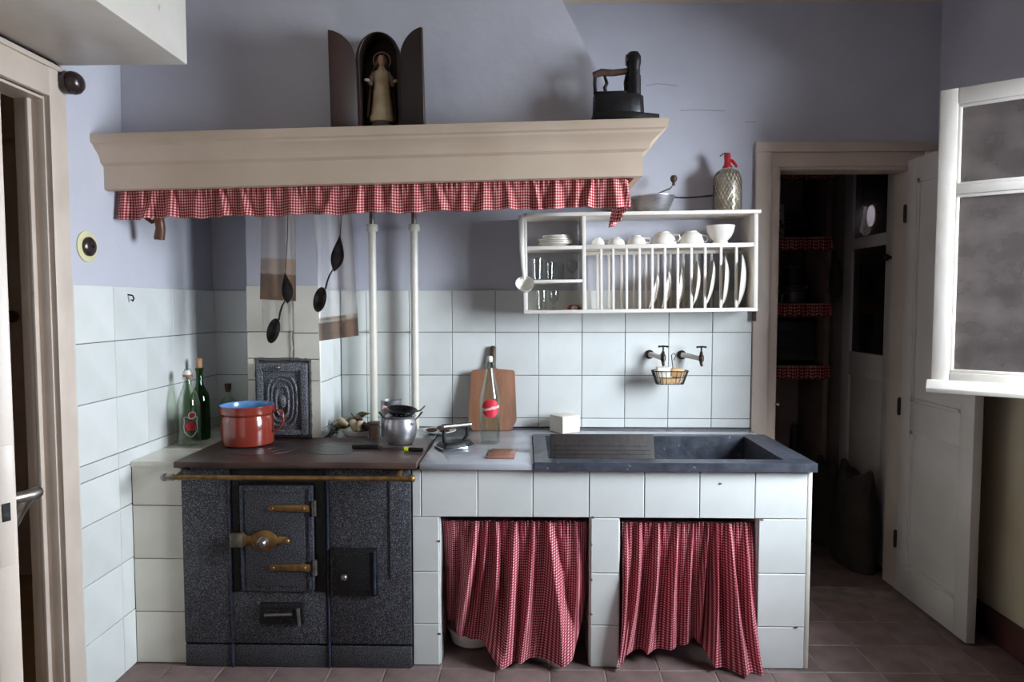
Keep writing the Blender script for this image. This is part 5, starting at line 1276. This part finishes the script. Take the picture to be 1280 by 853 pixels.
blob(.075,.165,.016,.018,'poster_brown',.0008); blob(.072,.135,.014,.03,'poster_brown',.0009); blob(.075,.098,.022,.016,'poster_brown',.001); blob(.04,.10,.018,.03,'poster_brown',.0008); blob(.085,.075,.03,.016,'poster_green',.0011); blob(.04,.055,.03,.014,'poster_blue',.0012)
wrap_text('Cola Cao',.046,None,.026,4,0,M['poster_purple'],'lettering',po_,.0016,.1)
sg = thing('shop_sign', 'dark teal lettered sign board leaning on the pantry shelf', 'sign', (1.61,4.16,1.7292), (math.radians(-4),0,0))
q = MB(); q.tube([(0,.010,.14),(0,.060,.0045)],.004,6); q.build('back_strut', M['handle_wood'], sg)
boxb(-.085,.085,0,.01,.0,.175).build('board', M['sign_teal'], sg, bevel=.002)
boxb(-.085,.085,-.002,0,.0,.055).build('lower_panel', M['sign_ink'], sg)
for k,(a,b) in enumerate(((-.05,.03),(-.05,.04),(-.05,.05))): boxb(a,b,-.001,.0,.135-.022*k,.145-.022*k).build('text_line', M['sign_ink'], sg)
def jar(x, y, z, r, h, m_, label, lid='tin'):
    t = thing('storage_jar', label, 'jar', (x,y,z+.0005), group='jars on the pantry shelves')
    q = MB(); q.lathe([(0,0),(r*.95,0),(r,.006),(r,h*.8),(r*.85,h*.92),(0,h*.92)],24); q.build('body', M[m_], t)
    q = MB(); q.lathe([(0,h*.9),(r*.9,h*.9),(r*.9,h),(0,h)],24); q.build('lid', M[lid], t)
jar(1.585,4.10,PZ[1],.075,.085,'tin','wide dull tin on the pantry shelf under the jar')
jar(1.585,4.10,PZ[1]+.0855,.085,.02,'dark_jar','flat dish lying on the wide pantry tin')
jar(1.58,4.10,PZ[1]+.106,.05,.115,'dark_jar','dark lidded jar stacked on the pantry tin')
jar(1.46,4.08,PZ[1],.03,.06,'tin','small jar at the left of the pantry shelf')
jar(1.502,4.045,PZ[1],.02,.05,'dark_jar','tiny dark jar beside the wide pantry tin')
cr = thing('dark_crate', 'dark crate standing on the low pantry shelf', 'crate', (1.60,4.18,PZ[0]+.0004))
boxb(-.11,.11,-.12,.12,0,.27).build('box', M['sign_ink'], cr, bevel=.004)
for k in range(3): boxb(-.112,.112,-.124,-.119,.03+.085*k,.095+.085*k).build('slat', M['dark_jar'], cr, bevel=.002)
bw_ = thing('pantry_bowl', 'grey bowl beside the dark crate in the pantry', 'bowl', (1.43,4.1,PZ[0]+.0004))
q = MB(); q.lathe([(0,0),(.025,0),(.028,.006),(.05,.06),(.047,.06),(.024,.01),(0,.008)],24); q.build('bowl', M['tin'], bw_)
def dk_bottle(x,y,r,h,label):
    t = thing('dark_bottle', label, 'bottle', (x,y,.0012), group='bottles on the pantry floor')
    q = MB(); q.lathe([(0,0),(r,0),(r,h*.6),(r*.4,h*.78),(r*.35,h*.95),(0,h*.95)],20); q.build('glass', M['dark_jar'], t)
    q = MB(); q.lathe([(0,h*.94),(r*.3,h*.94),(r*.3,h),(0,h)],12); q.build('cork', M['handle_wood'], t)
dk_bottle(1.655,4.2,.066,.60,'big dark demijohn on the pantry floor'); dk_bottle(1.55,4.15,.035,.40,'slim dark bottle on the pantry floor left of the demijohn')
hgb = thing('hanging_bag', 'dark cloth bag hanging from the pantry shelf upright', 'bag', (1.780,3.97,1.38))
q = MB(); q.lathe([(0,0),(.03,.004),(.045,.03),(.042,.14),(.030,.20),(.012,.225),(0,.228)],16,(0,0,0),None,.8,.6); q.build('sack', M['sack'], hgb); q = MB(); q.tube([(0,0,.22),(-.004,.01,.26),(-.02,.03,.28)],.004,6); q.build('strap', M['sack'], hgb)
def sack(x,y,rx,ry,h,seed,label):
    t = thing('sack', label, 'sack', (x,y,.0012), group='sacks on the pantry floor'); rnd = random.Random(seed)
    ph = [rnd.random()*6 for _ in range(4)]
    q = MB(); q.lathe([(0,0),(.92,0),(1.0,h*.08),(1.02,h*.35),(.95,h*.65),(.78,h*.85),(.5,h*.93),(.2,h*.9),(0,h*.9)],28,(0,0,0),None,rx,ry)
    def wv(a,b,c):
        th = math.atan2(b,a); k = 1+.07*math.sin(3*th+ph[0]+c*6)+.04*math.sin(7*th+ph[1]-c*11)
        return (a*k, b*k, c*(1+.05*math.sin(2*th+ph[2])))
    q.warp(wv); q.build('body', M['sack'], t)
    for s_ in (-1,1):
        q = MB(); q.tube([(0,s_*ry*.55,h*.80),(0,s_*ry*.72,h*.92),(0,s_*ry*.86,h*1.03)],[.05,.035,.012],8); q.build('tied_ear', M['sack'], t)
sack(1.70,3.50,.09,.165,.50,1,'dark tied sack in the pantry by the open door'); sack(1.69,3.82,.09,.105,.46,2,'dark sack farther back against the pantry wall')
